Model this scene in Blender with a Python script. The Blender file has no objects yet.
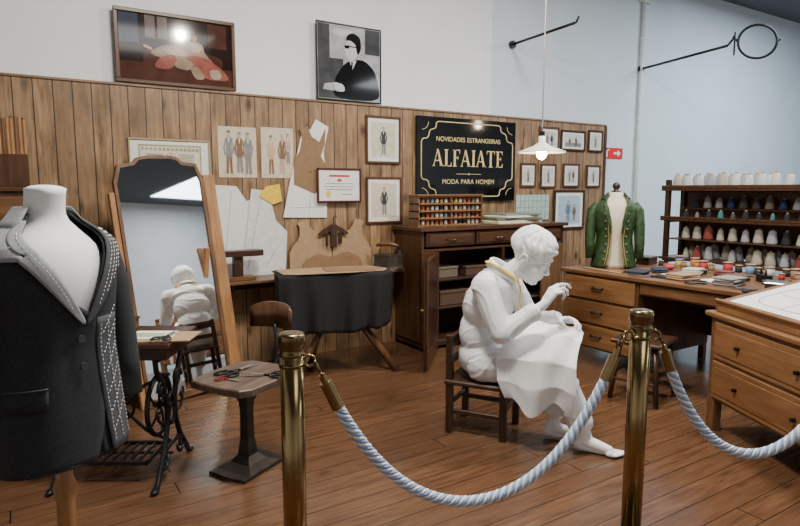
import bpy,bmesh,math,random
from mathutils import Vector as V, Matrix, noise as NZ
from mathutils.bvhtree import BVHTree
random.seed(7)
sc=bpy.context.scene; col=sc.collection
R=math.radians
pi=math.pi
# ------------------------------------------------------------------ materials
_m={}
def newmat(name):
    m=bpy.data.materials.new(name);m.use_nodes=True
    nt=m.node_tree;b=nt.nodes['Principled BSDF'];return m,nt,b
def MA(nt,op,a,b=None,c=None):
    n=nt.nodes.new('ShaderNodeMath');n.operation=op
    for i,x in enumerate((a,b,c)):
        if x is None: continue
        if isinstance(x,(int,float)): n.inputs[i].default_value=x
        else: nt.links.new(x,n.inputs[i])
    return n.outputs[0]
def mixc(nt,f,a,b):
    n=nt.nodes.new('ShaderNodeMix');n.data_type='RGBA'
    for s,x in (('Factor',f),('A',a),('B',b)):
        i=[k for k in n.inputs if k.name==s and (k.type=='RGBA' if s!='Factor' else k.type=='VALUE')][0]
        if hasattr(x,'is_linked'): nt.links.new(x,i)
        elif isinstance(x,(int,float)): i.default_value=x
        else: i.default_value=(*x,1)
    return [o for o in n.outputs if o.type=='RGBA'][0]
def coords(nt,sc3=(1,1,1)):
    t=nt.nodes.new('ShaderNodeTexCoord');m=nt.nodes.new('ShaderNodeMapping')
    m.inputs['Scale'].default_value=sc3;nt.links.new(t.outputs['Object'],m.inputs[0]);return m.outputs[0]
def noise(nt,vec,scale,detail=3,rough=.5):
    n=nt.nodes.new('ShaderNodeTexNoise');n.inputs['Scale'].default_value=scale;n.inputs['Detail'].default_value=detail
    n.inputs['Roughness'].default_value=rough;nt.links.new(vec,n.inputs['Vector']);return n.outputs['Fac']
def contrast(nt,f,lo,hi):
    n=nt.nodes.new('ShaderNodeMapRange');nt.links.new(f,n.inputs[0]);n.inputs[1].default_value=lo;n.inputs[2].default_value=hi;return n.outputs[0]
def bump(nt,b,h,s,d=.01):
    n=nt.nodes.new('ShaderNodeBump');n.inputs['Strength'].default_value=s;n.inputs['Distance'].default_value=d
    nt.links.new(h,n.inputs['Height']);nt.links.new(n.outputs[0],b.inputs['Normal'])
def P(name,c,rough=.5,metal=0,var=.12,scale=25,bmp=0,coat=0,emit=None,es=0,bd=.01):
    if name in _m: return _m[name]
    m,nt,b=newmat(name)
    b.inputs['Roughness'].default_value=rough;b.inputs['Metallic'].default_value=metal
    vec=coords(nt);f=noise(nt,vec,scale)
    d=tuple(x*(1-var) for x in c);e=tuple(min(1,x*(1+var)) for x in c)
    nt.links.new(mixc(nt,contrast(nt,f,.3,.7),d,e),b.inputs['Base Color'])
    if bmp: bump(nt,b,f,bmp,bd)
    if coat: b.inputs['Coat Weight'].default_value=coat;b.inputs['Coat Roughness'].default_value=.05
    if emit: b.inputs['Emission Color'].default_value=(*emit,1);b.inputs['Emission Strength'].default_value=es
    _m[name]=m;return m
def W(name,c1,c2,axis='x',rough=.45,scale=9):
    if name in _m: return _m[name]
    m,nt,b=newmat(name);b.inputs['Roughness'].default_value=rough
    s=[6,6,6];s['xyz'.index(axis)]=.6
    vec=coords(nt,tuple(s));f=noise(nt,vec,scale*.5,5,.65)
    nt.links.new(mixc(nt,contrast(nt,f,.32,.68),c1,c2),b.inputs['Base Color']);bump(nt,b,f,.15,.003)
    _m[name]=m;return m
def planks(name,wax,lax,width,c1,c2,c3,groove,rough,length=None,knots=.75,gc=.18,kt=.22,patch=0):
    m,nt,b=newmat(name);b.inputs['Roughness'].default_value=rough
    t=nt.nodes.new('ShaderNodeTexCoord');sp=nt.nodes.new('ShaderNodeSeparateXYZ');nt.links.new(t.outputs['Object'],sp.inputs[0])
    w=sp.outputs['XYZ'.index(wax)];l=sp.outputs['XYZ'.index(lax)]
    u=MA(nt,'DIVIDE',w,width);idx=MA(nt,'FLOOR',u);fr=MA(nt,'FRACT',u)
    wn=nt.nodes.new('ShaderNodeTexWhiteNoise');wn.noise_dimensions='1D';nt.links.new(idx,wn.inputs['W']);r=wn.outputs['Value']
    rv=r
    edge=MA(nt,'LESS_THAN',MA(nt,'MINIMUM',fr,MA(nt,'SUBTRACT',1.0,fr)),groove)
    if length:
        lu=MA(nt,'ADD',MA(nt,'DIVIDE',l,length),MA(nt,'MULTIPLY',r,7.3));li=MA(nt,'FLOOR',lu);lf=MA(nt,'FRACT',lu)
        wn2=nt.nodes.new('ShaderNodeTexWhiteNoise');wn2.noise_dimensions='2D'
        cb0=nt.nodes.new('ShaderNodeCombineXYZ');nt.links.new(idx,cb0.inputs[0]);nt.links.new(li,cb0.inputs[1]);nt.links.new(cb0.outputs[0],wn2.inputs['Vector'])
        rv=wn2.outputs['Value'];edge=MA(nt,'MAXIMUM',edge,MA(nt,'LESS_THAN',lf,.0022))
    cb=nt.nodes.new('ShaderNodeCombineXYZ')
    nt.links.new(MA(nt,'MULTIPLY',w,1.0),cb.inputs[0]);nt.links.new(MA(nt,'MULTIPLY',l,.09),cb.inputs[1]);nt.links.new(MA(nt,'MULTIPLY',rv,9.0),cb.inputs[2])
    g=noise(nt,cb.outputs[0],38,5,.65)
    cc=mixc(nt,contrast(nt,g,.3,.7),c1,c2)
    cc=mixc(nt,MA(nt,'MULTIPLY',rv,.6),cc,c3)
    if patch:
        cb3=nt.nodes.new('ShaderNodeCombineXYZ');nt.links.new(MA(nt,'MULTIPLY',rv,13.0),cb3.inputs[0]);nt.links.new(MA(nt,'MULTIPLY',l,.6),cb3.inputs[1]);nt.links.new(w,cb3.inputs[2])
        cc=mixc(nt,MA(nt,'MULTIPLY',contrast(nt,noise(nt,cb3.outputs[0],3.5,3,.6),.42,.66),patch),cc,tuple(x*.8 for x in c1))
    if knots:
        cb2=nt.nodes.new('ShaderNodeCombineXYZ');nt.links.new(w,cb2.inputs[0]);nt.links.new(MA(nt,'MULTIPLY',l,.55),cb2.inputs[1]);nt.links.new(MA(nt,'MULTIPLY',rv,5.0),cb2.inputs[2])
        vo=nt.nodes.new('ShaderNodeTexVoronoi');vo.inputs['Scale'].default_value=6.5;nt.links.new(cb2.outputs[0],vo.inputs['Vector'])
        k=contrast(nt,vo.outputs['Distance'],kt,.05)
        cc=mixc(nt,MA(nt,'MULTIPLY',k,knots),cc,tuple(x*.30 for x in c1))
    cc=mixc(nt,edge,cc,tuple(x*gc for x in c1))
    nt.links.new(cc,b.inputs['Base Color'])
    bump(nt,b,MA(nt,'SUBTRACT',MA(nt,'MULTIPLY',g,.15),edge),.5,.006)
    _m[name]=m;return m
# ------------------------------------------------------------------ mesh builder
def frame_of(d):
    d=d.normalized();a=V((0,0,1)) if abs(d.z)<.9 else V((1,0,0))
    x=d.cross(a).normalized();return x,d.cross(x).normalized()
class MB:
    def __init__(s): s.v=[];s.f=[];s.fm=[];s.sm=[];s.mats=[]
    def mi(s,m):
        if m not in s.mats: s.mats.append(m)
        return s.mats.index(m)
    def add(s,vs,fs,m,smooth=False,T=None):
        o=len(s.v);s.v+=[tuple(T@V(p)) if T is not None else tuple(p) for p in vs];k=s.mi(m)
        for f in fs: s.f.append([i+o for i in f]);s.fm.append(k);s.sm.append(smooth)
        return s
    def box(s,c,sz,m,rz=0,bev=.004,T=None,rx=0,ry=0):
        bm=bmesh.new();bmesh.ops.create_cube(bm,size=1)
        for v in bm.verts: v.co=V((v.co.x*sz[0],v.co.y*sz[1],v.co.z*sz[2]))
        if bev: bmesh.ops.bevel(bm,geom=bm.edges[:],offset=min(bev,min(sz)*.35),segments=1,affect='EDGES')
        bm.verts.index_update()
        M=Matrix.Translation(c)@Matrix.Rotation(rz,4,'Z')@Matrix.Rotation(ry,4,'Y')@Matrix.Rotation(rx,4,'X')
        if T is not None: M=T@M
        s.add([v.co.copy() for v in bm.verts],[[v.index for v in f.verts] for f in bm.faces],m,False,M);bm.free();return s
    def bx(s,x0,x1,y0,y1,z0,z1,m,bev=.004,T=None):
        return s.box(((x0+x1)/2,(y0+y1)/2,(z0+z1)/2),(x1-x0,y1-y0,z1-z0),m,bev=bev,T=T)
    def loft(s,rings,m,closed=True,caps=True,smooth=True,T=None):
        n=len(rings[0]);vs=[p for r in rings for p in r];fs=[]
        for i in range(len(rings)-1):
            for j in range(n if closed else n-1):
                k=(j+1)%n;fs.append([i*n+j,i*n+k,(i+1)*n+k,(i+1)*n+j])
        if caps and closed: fs.append(list(range(n))[::-1]);fs.append([(len(rings)-1)*n+j for j in range(n)])
        return s.add(vs,fs,m,smooth,T)
    def cyl(s,p0,p1,r0,m,r1=None,n=14,T=None):
        p0=V(p0);p1=V(p1);r1=r0 if r1 is None else r1;x,y=frame_of(p1-p0)
        ring=lambda p,r:[p+x*(r*math.cos(2*pi*i/n))+y*(r*math.sin(2*pi*i/n)) for i in range(n)]
        A=ring(p0,r0);B=ring(p1,r1)
        s.add(A+B,[[i,(i+1)%n,n+(i+1)%n,n+i] for i in range(n)],m,True,T)
        s.add(A,[list(range(n))],m,False,T);s.add(B,[list(range(n))],m,False,T);return s
    def lathe(s,prof,m,c=(0,0,0),n=24,T=None,smooth=True):
        rings=[[V((c[0]+max(r,.0004)*math.cos(2*pi*i/n),c[1]+max(r,.0004)*math.sin(2*pi*i/n),c[2]+z)) for i in range(n)] for r,z in prof]
        return s.loft(rings,m,T=T,smooth=smooth)
    def tube(s,pts,r,m,n=8,closed=False,T=None):
        pts=[V(p) for p in pts];N=len(pts);rings=[];x=None
        for i,p in enumerate(pts):
            if closed: d=pts[(i+1)%N]-pts[i-1]
            else: d=pts[min(i+1,N-1)]-pts[max(i-1,0)]
            d.normalize()
            if x is None: x,_=frame_of(d)
            x=(x-d*x.dot(d)).normalized();y=d.cross(x);rr=r[i] if isinstance(r,(list,tuple)) else r
            rings.append([p+x*(rr*math.cos(2*pi*k/n))+y*(rr*math.sin(2*pi*k/n)) for k in range(n)])
        if closed: rings.append(rings[0])
        return s.loft(rings,m,caps=not closed,T=T)
    def ell(s,c,r,m,rot=None,n=14,T=None):
        rings=[];r=(r,r,r) if isinstance(r,(int,float)) else r
        for i in range(1,n):
            t=pi*i/n;rings.append([V((r[0]*math.sin(t)*math.cos(2*pi*k/(2*n)),r[1]*math.sin(t)*math.sin(2*pi*k/(2*n)),-r[2]*math.cos(t))) for k in range(2*n)])
        M=Matrix.Translation(c)@(rot.to_4x4() if rot is not None else Matrix.Identity(4))
        return s.loft(rings,m,T=(T@M if T is not None else M))
    def cap(s,p0,p1,r0,m,r1=None,n=12):
        r1=r0 if r1 is None else r1
        s.cyl(p0,p1,r0,m,r1,n=n);s.ell(p0,r0*1.0,m,n=7);s.ell(p1,r1*1.0,m,n=7);return s
    def prism(s,pts,y0,y1,m,T=None):
        n=len(pts);A=[(x,y0,z) for x,z in pts];B=[(x,y1,z) for x,z in pts]
        return s.add(A+B,[list(range(n)),[n+i for i in range(n)][::-1]]+[[i,(i+1)%n,n+(i+1)%n,n+i] for i in range(n)],m,False,T)
    def prismz(s,pts,z0,z1,m,T=None):
        n=len(pts);A=[(x,y,z0) for x,y in pts];B=[(x,y,z1) for x,y in pts]
        return s.add(A+B,[list(range(n))[::-1],[n+i for i in range(n)]]+[[i,(i+1)%n,n+(i+1)%n,n+i] for i in range(n)],m,False,T)
    def mesh(s,name,recalc=True):
        me=bpy.data.meshes.new(name);me.from_pydata(s.v,[],s.f)
        for m in s.mats: me.materials.append(m)
        me.polygons.foreach_set('material_index',s.fm);me.polygons.foreach_set('use_smooth',s.sm)
        if recalc:
            bm=bmesh.new();bm.from_mesh(me);bmesh.ops.recalc_face_normals(bm,faces=bm.faces);bm.to_mesh(me);bm.free()
        me.update();return me
    def obj(s,name,parent=None,loc=None,rz=0,label=None,recalc=True):
        o=bpy.data.objects.new(name,s.mesh(name,recalc));col.objects.link(o)
        if parent: o.parent=parent
        if loc: o.location=loc
        if rz: o.rotation_euler=(0,0,rz)
        if label: o['label']=label
        return o
def tag(o,label,cat,group=None):
    o['label']=label;o['category']=cat
    if group:o['group']=group
    return o
def thing(name,loc,rz,label,cat,group=None):
    e=bpy.data.objects.new(name,None);e.empty_display_size=.1;col.objects.link(e);e.location=loc;e.rotation_euler=(0,0,rz)
    return tag(e,label,cat,group)
def single(mb,name,loc,rz,label,cat,group=None):
    return tag(mb.obj(name,None,loc,rz),label,cat,group)
def structure(o): o['kind']='structure';return o
def solid(o,t,off=-1):
    m=o.modifiers.new('s','SOLIDIFY');m.thickness=t;m.offset=off;return o
def blend(mb,name,mat,voxel,smooth=6,parent=None):
    me=mb.mesh(name+'_t');o=bpy.data.objects.new(name+'_t',me);col.objects.link(o)
    r=o.modifiers.new('r','REMESH');r.mode='VOXEL';r.voxel_size=voxel;r.use_smooth_shade=True
    if smooth:
        q=o.modifiers.new('s','SMOOTH');q.iterations=smooth;q.factor=.5
    dg=bpy.context.evaluated_depsgraph_get();dg.update()
    m2=bpy.data.meshes.new_from_object(o.evaluated_get(dg));bpy.data.objects.remove(o);m2.name=name
    m2.materials.clear();m2.materials.append(mat)
    for p in m2.polygons:p.use_smooth=True;p.material_index=0
    o2=bpy.data.objects.new(name,m2);col.objects.link(o2)
    if parent:o2.parent=parent
    return o2
def displace(o,fn):
    me=o.data;cs=[(v.co.copy(),v.normal.copy()) for v in me.vertices];fl=[]
    for p,n in cs: q=p+n*fn(p,n);fl+=[q.x,q.y,q.z]
    me.vertices.foreach_set('co',fl);me.update()
def text_mesh(s,size,mat,name,parent,x0,y,z,space=1.0):
    c=bpy.data.curves.new(name,'FONT');c.body=s;c.size=size;c.align_x='LEFT';c.align_y='CENTER';c.extrude=.001;c.space_character=space
    o=bpy.data.objects.new(name+'_t',c);col.objects.link(o);dg=bpy.context.evaluated_depsgraph_get();dg.update()
    me=bpy.data.meshes.new_from_object(o.evaluated_get(dg));bpy.data.objects.remove(o);me.materials.clear();me.materials.append(mat)
    w=max(v.co.x for v in me.vertices)
    o2=bpy.data.objects.new(name,me);col.objects.link(o2);o2.parent=parent;o2.location=(x0,y,z);o2.rotation_euler=(pi/2,0,0);return o2,w
def textline(s,size,mat,parent,y,z,space=1.0):
    obs=[];x=0
    for w_ in s.split(' '):
        o,w=text_mesh(w_,size,mat,'lettering',parent,0,y,z,space);obs.append((o,x));x+=w+size*.38
    x-=size*.38
    for o,a in obs:o.location.x=a-x/2
def smoothp(pts,it=2):
    for _ in range(it):
        q=[]
        for i in range(len(pts)):
            a=pts[i];b=pts[(i+1)%len(pts)];q+=[(a[0]*.78+b[0]*.22,a[1]*.78+b[1]*.22),(a[0]*.22+b[0]*.78,a[1]*.22+b[1]*.78)]
        pts=q
    return pts
# ------------------------------------------------------------------ palette
white_wall=P('white_wall_paint',(.84,.86,.87),.85,var=.03,scale=2)
cool_wall=P('cool_wall_paint',(.67,.76,.82),.85,var=.03,scale=2)
ceil_m=P('dark_ceiling_paint',(.11,.125,.14),.9)
panel=planks('pine_panelling','X','Z',.118,(.13,.068,.032),(.52,.325,.17),(.27,.165,.09),.03,.40,knots=.97,gc=.2,kt=.28,patch=.6)
floor_m=planks('floor_boards','Y','X',.125,(.070,.030,.014),(.185,.092,.046),(.10,.048,.025),.016,.23,length=2.8,knots=.45)
brass=P('brass',(.30,.215,.10),.2,1,var=.12,scale=8)
brass_d=P('bronze_cap',(.20,.145,.075),.26,1)
chrome=P('steel',(.5,.5,.5),.3,1)
iron=P('black_cast_iron',(.015,.015,.017),.4,.5,var=.3)
ironb=P('brown_cast_iron',(.045,.034,.027),.5,.6,var=.4,scale=15)
irong=P('worn_iron',(.11,.09,.075),.38,.7,var=.3,scale=20)
plaster=P('white_plaster',(.84,.86,.88),.5,var=.03,scale=12,bmp=.05)
clothw=P('white_sheet',(.82,.83,.85),.8,var=.04,scale=60,bmp=.1)
formw=P('white_form_fabric',(.84,.84,.84),.6,var=.02)
wdark=W('dark_wood_z',(.022,.009,.005),(.065,.027,.014),'z',.35)
wdarkx=W('dark_wood_x',(.022,.009,.005),(.065,.027,.014),'x',.35)
wcab=W('cabinet_wood_z',(.040,.016,.008),(.105,.045,.021),'z',.33)
wcabx=W('cabinet_wood_x',(.040,.016,.008),(.105,.045,.021),'x',.33)
wmid=W('mid_brown_wood_x',(.085,.038,.016),(.20,.095,.042),'x',.38)
wmidz=W('mid_brown_wood_z',(.085,.038,.016),(.20,.095,.042),'z',.38)
wmidy=W('mid_brown_wood_y',(.10,.045,.019),(.24,.115,.050),'y',.33)
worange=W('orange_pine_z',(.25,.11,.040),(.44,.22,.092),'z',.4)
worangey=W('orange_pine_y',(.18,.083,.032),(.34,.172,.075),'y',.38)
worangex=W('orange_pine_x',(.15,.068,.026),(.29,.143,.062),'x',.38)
wpale=W('pale_beech',(.33,.20,.10),(.50,.33,.18),'x',.5)
black=P('black_gloss',(.005,.005,.006),.07)
blackcloth=P('black_cloth',(.007,.007,.008),.85,var=.3,scale=80,bmp=.1)
blackmet=P('black_metal',(.010,.010,.012),.4,.3)
gold=P('gold_paint',(.72,.58,.27),.45,.1,var=.05)
paper=P('white_paper',(.80,.79,.76),.7,var=.04)
cream=P('cream_paper',(.70,.62,.47),.6,var=.08,scale=12)
card=P('brown_card',(.25,.145,.072),.75,var=.1,scale=14)
card2=P('tan_card',(.38,.245,.135),.75,var=.1,scale=14)
ink=P('ink',(.03,.03,.035),.6)
gink=P('grey_ink',(.22,.21,.20),.6)
brink=P('brown_ink',(.20,.10,.05),.6)
redink=P('red_ink',(.5,.03,.03),.5)
skinp=P('printed_skin',(.55,.36,.26),.5)
yellow=P('yellow_tape',(.80,.53,.04),.5)
red=P('sign_red',(.7,.02,.02),.4)
# ------------------------------------------------------------------ shell
WY=4.83
def shell(name,x0,x1,y0,y1,z0,z1,m):
    return structure(MB().bx(x0,x1,y0,y1,z0,z1,m,bev=0).obj(name))
shell('floor',-3,13,-4.5,5.2,-.1,0,floor_m)
shell('ceiling',-3,13,-4.5,5.2,4.05,4.15,ceil_m)
shell('wall_north',-3,4.2,4.90,5.1,0,4.05,white_wall)
shell('wall_northeast',4.2,13,4.96,5.1,0,4.05,cool_wall)
shell('wall_south',-3,13,-4.6,-4.5,0,4.05,white_wall)
shell('wall_west',-3.1,-3,-4.5,5.1,0,4.05,white_wall)
shell('wall_east',13,13.1,-4.5,5.1,0,4.05,cool_wall)
shell('wall_panelling',-3,5.90,WY,4.90,0,2.20,panel)
shell('trim_1',-3,5.92,WY-.012,4.90,2.20,2.215,W('trim_wood',(.14,.08,.04),(.34,.21,.12),'x'))
structure(MB().bx(5.90,5.94,WY-.01,4.96,0,2.2,wcab).obj('trim_2'))
b=MB();b.bx(2.9,3.8,-4.495,-4.46,0,2.15,wdark).bx(2.82,2.9,-4.495,-4.45,0,2.23,wcab).bx(3.8,3.88,-4.495,-4.45,0,2.23,wcab).bx(2.82,3.88,-4.495,-4.45,2.15,2.23,wcab);structure(b.obj('door_1'))
# ------------------------------------------------------------------ framed pictures
def circ(cx,cz,rx,rz,n=20,a0=0,a1=360): return [(cx+rx*math.cos(R(a0+(a1-a0)*i/n)),cz+rz*math.sin(R(a0+(a1-a0)*i/n))) for i in range(n)]
def rect(x0,x1,z0,z1): return [(x0,z0),(x1,z0),(x1,z1),(x0,z1)]
def gent(cx,b,h,coat,trou,hat=True,w=1.0):
    s=h
    o=[(trou,[(cx-.10*s*w,b),(cx-.02*s,b),(cx,b+.40*s),(cx+.03*s,b),(cx+.12*s*w,b),(cx+.09*s*w,b+.52*s),(cx-.09*s*w,b+.52*s)]),
       (coat,[(cx-.11*s*w,b+.38*s),(cx+.12*s*w,b+.38*s),(cx+.09*s*w,b+.62*s),(cx+.13*s*w,b+.80*s),(cx+.04*s,b+.86*s),(cx-.04*s,b+.86*s),(cx-.13*s*w,b+.80*s),(cx-.09*s*w,b+.62*s)]),
       (coat,[(cx+.12*s*w,b+.80*s),(cx+.19*s*w,b+.60*s),(cx+.13*s*w,b+.44*s),(cx+.10*s*w,b+.46*s),(cx+.13*s*w,b+.6*s)]),
       (coat,[(cx-.12*s*w,b+.80*s),(cx-.19*s*w,b+.60*s),(cx-.15*s*w,b+.42*s),(cx-.11*s*w,b+.44*s),(cx-.13*s*w,b+.6*s)]),
       (paper,[(cx-.025*s,b+.84*s),(cx+.025*s,b+.84*s),(cx,b+.70*s)]),
       (skinp,circ(cx,b+.91*s,.04*s,.055*s,12))]
    if hat: o.append((trou,[(cx-.065*s,b+.945*s),(cx+.065*s,b+.945*s),(cx+.04*s,b+s),(cx-.04*s,b+s)]))
    return o
def picture(x0,x1,z0,z1,fm,fw,art,label,bg,cat='picture',mat=None,dep=.02,y=None,name='picture_frame',group=None):
    w=x1-x0;h=z1-z0
    e=thing(name,((x0+x1)/2,(WY-.002 if y is None else y),(z0+z1)/2),0,label,cat,group)
    if fw:
        f=MB();f.bx(-w/2,w/2,-dep,0,h/2-fw,h/2,fm);f.bx(-w/2,w/2,-dep,0,-h/2,-h/2+fw,fm)
        f.bx(-w/2,-w/2+fw,-dep,0,-h/2+fw,h/2-fw,fm);f.bx(w/2-fw,w/2,-dep,0,-h/2+fw,h/2-fw,fm);f.obj('frame',e)
    p=MB();iw=w/2-fw*.9;ih=h/2-fw*.9;yy=-dep*.5
    p.bx(-iw,iw,yy,-.001,-ih,ih,mat or bg,bev=0);k=yy-.0006
    if mat:
        iw*=.80;ih*=.80 if h<w*1.2 else .86;p.add([(-iw,k,-ih),(iw,k,-ih),(iw,k,ih),(-iw,k,ih)],[[0,1,2,3]],bg);k-=.0005
    for m_,pts in art:
        p.add([(a*iw,k,b*ih) for a,b in pts],[list(range(len(pts)))],m_);k-=.0003
    p.obj('print',e,recalc=False);return e
def glossy(n,c,var=.25): return P(n,c,.08,var=var,scale=9,coat=.5)
dk=glossy('photo_dark',(.022,.012,.010));dk2=glossy('photo_maroon',(.075,.028,.020));lt=glossy('photo_cream',(.48,.36,.27));lt2=glossy('photo_linen',(.33,.23,.16));pk=glossy('photo_rose',(.30,.10,.08));wn=glossy('photo_window',(.16,.13,.12));bl=glossy('photo_slate',(.05,.055,.085))
art=[(dk2,rect(-1,1,-1,-.45)),(wn,rect(-.55,-.38,.30,.98)),(wn,rect(-.34,-.17,.30,.98)),(bl,rect(-.98,-.66,.1,.98)),(dk2,rect(.55,.9,.2,.95)),(dk2,smoothp([(-.6,-.65),(.75,-.65),(.85,-.1),(.4,.05),(-.6,.0)])),
 (lt2,smoothp([(-.50,-.10),(-.15,.2),(.1,.15),(.25,.38),(.45,.3),(.48,0),(.70,-.35),(.5,-.55),(.25,-.35),(-.1,-.25),(-.38,-.25)])),
 (lt,smoothp([(-.3,.0),(-.1,.14),(.12,.08),(.2,-.15),(-.1,-.15)])),(lt,smoothp([(.2,.3),(.42,.26),(.42,.02),(.25,.0)])),
 (pk,smoothp([(.1,-.1),(.5,-.1),(.85,-.5),(.95,-.8),(.5,-.82),(.25,-.5)])),(pk,smoothp([(-.3,-.2),(0,-.1),(-.1,-.6),(-.45,-.6)])),(skinp,circ(.30,.44,.05,.11,14)),(dk,circ(.30,.51,.06,.08,12,0,180)),
 (skinp,smoothp([(-.6,.02),(-.47,-.08),(-.42,.0),(-.58,.10)])),(lt2,smoothp([(.0,-.2),(.3,-.3),(.2,-.6),(-.1,-.5)])),(lt,smoothp([(.55,-.5),(.75,-.45),(.8,-.75),(.6,-.8)])),(lt2,smoothp([(.2,-.5),(.35,-.4),(.5,-.8),(.3,-.85)]))]
picture(.64,1.51,2.226,2.75,P('gold_brown_frame',(.10,.045,.02),.3),.028,art,'framed colour photograph of a robed reclining figure in a dark room',dk,y=WY+.03,dep=.03)
g1=glossy('photo_grey',(.42,.43,.44));g2=glossy('photo_lightgrey',(.60,.61,.62),.1);g3=glossy('photo_black',(.008,.008,.009));g4=glossy('photo_midgrey',(.07,.072,.078))
art=[(g4,rect(-.98,-.62,-.98,.98)),(g4,rect(-.98,-.2,-.98,.1)),(g4,rect(.5,.98,.3,.98)),(g2,rect(-.5,.1,.72,.9)),(g1,rect(.6,.98,-.2,.3)),
 (g3,smoothp([(-.55,-.98),(.98,-.98),(.95,-.5),(.80,-.1),(.48,.14),(.1,.12),(-.22,-.05),(-.5,-.5)])),
 (g2,[(-.02,.12),(.22,.10),(.08,-.18)]),(g3,[(.05,.06),(.10,.06),(.08,-.3),(.02,-.3)]),
 (g2,smoothp([(-.10,.62),(-.13,.42),(-.19,.34),(-.13,.30),(-.12,.18),(.0,.10),(.2,.14),(.30,.40),(.25,.65)])),(g3,smoothp([(-.12,.60),(-.08,.76),(.12,.84),(.34,.74),(.38,.45),(.28,.24),(.22,.34),(.20,.52),(.05,.62)])),
 (g3,[(-.17,.47),(-.01,.49),(-.02,.40),(-.14,.39)]),(g3,[(-.01,.47),(.22,.47),(.22,.445),(-.01,.445)]),(g2,smoothp([(-.55,-.52),(-.2,-.58),(-.15,-.78),(-.5,-.78)])),(g1,[(-.8,-.6),(-.5,-.55),(-.5,-.78),(-.85,-.75)])]
picture(2.21,2.85,2.226,2.88,P('thin_black_frame',(.01,.01,.012),.3),.012,art,'black and white portrait of a man in suit and dark glasses',g1,y=WY+.03,dep=.02)
fwood=P('walnut_frame',(.10,.04,.02),.35);fpale=P('pale_gilt_frame',(.42,.33,.2),.4)
olv=P('olive_ink',(.32,.33,.20),.6)
art=[(olv,rect(-1,1,-1,1)),(cream,rect(-.95,.95,-.9,.9))]
for i in range(14): art.append((olv,circ(-.88+.135*i,.74,.045,.09,10)));art.append((olv,circ(-.88+.135*i,-.74,.045,.09,10)))
art+=[(olv,circ(0,.25,.16,.26,16)),(cream,circ(0,.25,.13,.21,16)),(brink,circ(0,.25,.06,.12,12))]+[(gink,rect(-.75,-.25,.4-.16*i,.44-.16*i)) for i in range(6)]+[(gink,rect(.25,.75,.4-.16*i,.44-.16*i)) for i in range(6)]+[(brink,rect(-.3,.3,-.22,-.12)),(gink,rect(-.2,.2,-.4,-.36))]
picture(.69,1.28,1.50,1.83,fpale,.014,art,'cream engraved certificate with ornate olive border in thin frame',cream,mat=paper)
pp1=P('print_paper',(.62,.53,.40),.6)
art=gent(-.45,-.85,1.7,gink,brink,w=.9)+gent(.1,-.8,1.6,brink,gink,w=.9)+gent(.55,-.85,1.65,gink,gink,w=.9)
picture(1.345,1.655,1.55,1.95,cream,0,art,'cream fashion print showing three men in suits',pp1,dep=.006,name='fashion_print',group='fashion prints on the panelling')
art=gent(-.4,-.85,1.55,skinp,brink,w=.9)+gent(.3,-.85,1.6,brink,skinp,w=.9)+gent(.65,-.4,1.2,skinp,gink,w=.8)
picture(1.695,1.975,1.55,1.96,cream,0,art,'cream fashion print with men in tan suits',pp1,dep=.006,name='fashion_print',group='fashion prints on the panelling')
for (a,b,c,d) in ((2.67,3.04,1.69,2.12),(2.67,3.05,1.14,1.57)):
    picture(a,b,c,d,fwood,.022,gent(0,-.85,1.6,ink,gink,w=1.0),'walnut framed fashion engraving of a man in coat',P('print_paper2',(.62,.56,.44),.5),mat=paper,group='walnut framed engravings')
art=[(redink,rect(-.5,.5,.55,.68)),(redink,rect(-.1,.1,.25,.42)),(ink,rect(-.7,.7,.1,.13)),(ink,rect(-.75,.75,-.1,-.07)),(ink,rect(-.65,.65,-.28,-.25)),(ink,rect(.1,.6,-.6,-.57)),(yellow,circ(-.55,-.55,.12,.2,16))]
picture(2.17,2.60,1.34,1.64,P('dark_red_frame',(.07,.012,.012),.3),.018,art,'certificate with red heading in a dark red frame',paper,y=WY-.035,dep=.02)
sm=[(4.83,5.13,1.87,2.14,2,fwood),(5.16,5.56,1.89,2.12,0,wdark),(5.61,5.86,1.89,2.14,1,wdark),(4.56,4.79,1.48,1.74,1,fwood),(4.86,5.10,1.47,1.74,1,fwood),(5.21,5.48,1.48,1.75,2,fwood),(5.6,5.84,1.48,1.74,1,fwood)]
for a,b,c,d,k,fm in sm:
    if k==2: art=gent(-.3,-.85,1.6,gink,ink,w=.8)+gent(.35,-.85,1.55,ink,gink,w=.8)
    elif k==1: art=gent(0,-.85,1.6,gink,ink,w=1)
    else: art=[(gink,rect(-.9,.9,-.9,-.3))]+gent(-.4,-.85,1.3,ink,gink,w=.5)+gent(.3,-.8,1.4,ink,ink,w=.5)
    picture(a,b,c,d,fm,.024,art,'small dark framed print of %s'%('a man in a coat','two men in coats','a group of men')[{1:0,2:1,0:2}[k]],P('print_paper3',(.62,.60,.54),.5),mat=paper,group='small framed prints')
art=gent(-.1,-.85,1.5,P('print_blue',(.10,.16,.30),.5),gink,w=.9)+gent(.45,-.8,1.2,brink,gink,w=.8)
picture(5.08,5.58,1.0,1.45,wdark,.028,art,'dark framed print with a man in blue coat',P('print_sky',(.40,.52,.62),.4),mat=paper)
gm=MB();gm.bx(-.25,.25,-.006,0,-.14,.14,P('pale_green_mat',(.40,.52,.46),.6),bev=0)
for i in range(9): gm.bx(-.25+.0625*i-.001,-.25+.0625*i+.001,-.0075,-.006,-.14,.14,ink,bev=0)
for i in range(5): gm.bx(-.25,.25,-.0075,-.006,-.14+.07*i-.001,-.14+.07*i+.001,ink,bev=0)
single(gm,'cutting_mat',(4.76,WY-.003,1.262),0,'pale green gridded cutting mat against the panelling','cutting mat')
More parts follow.
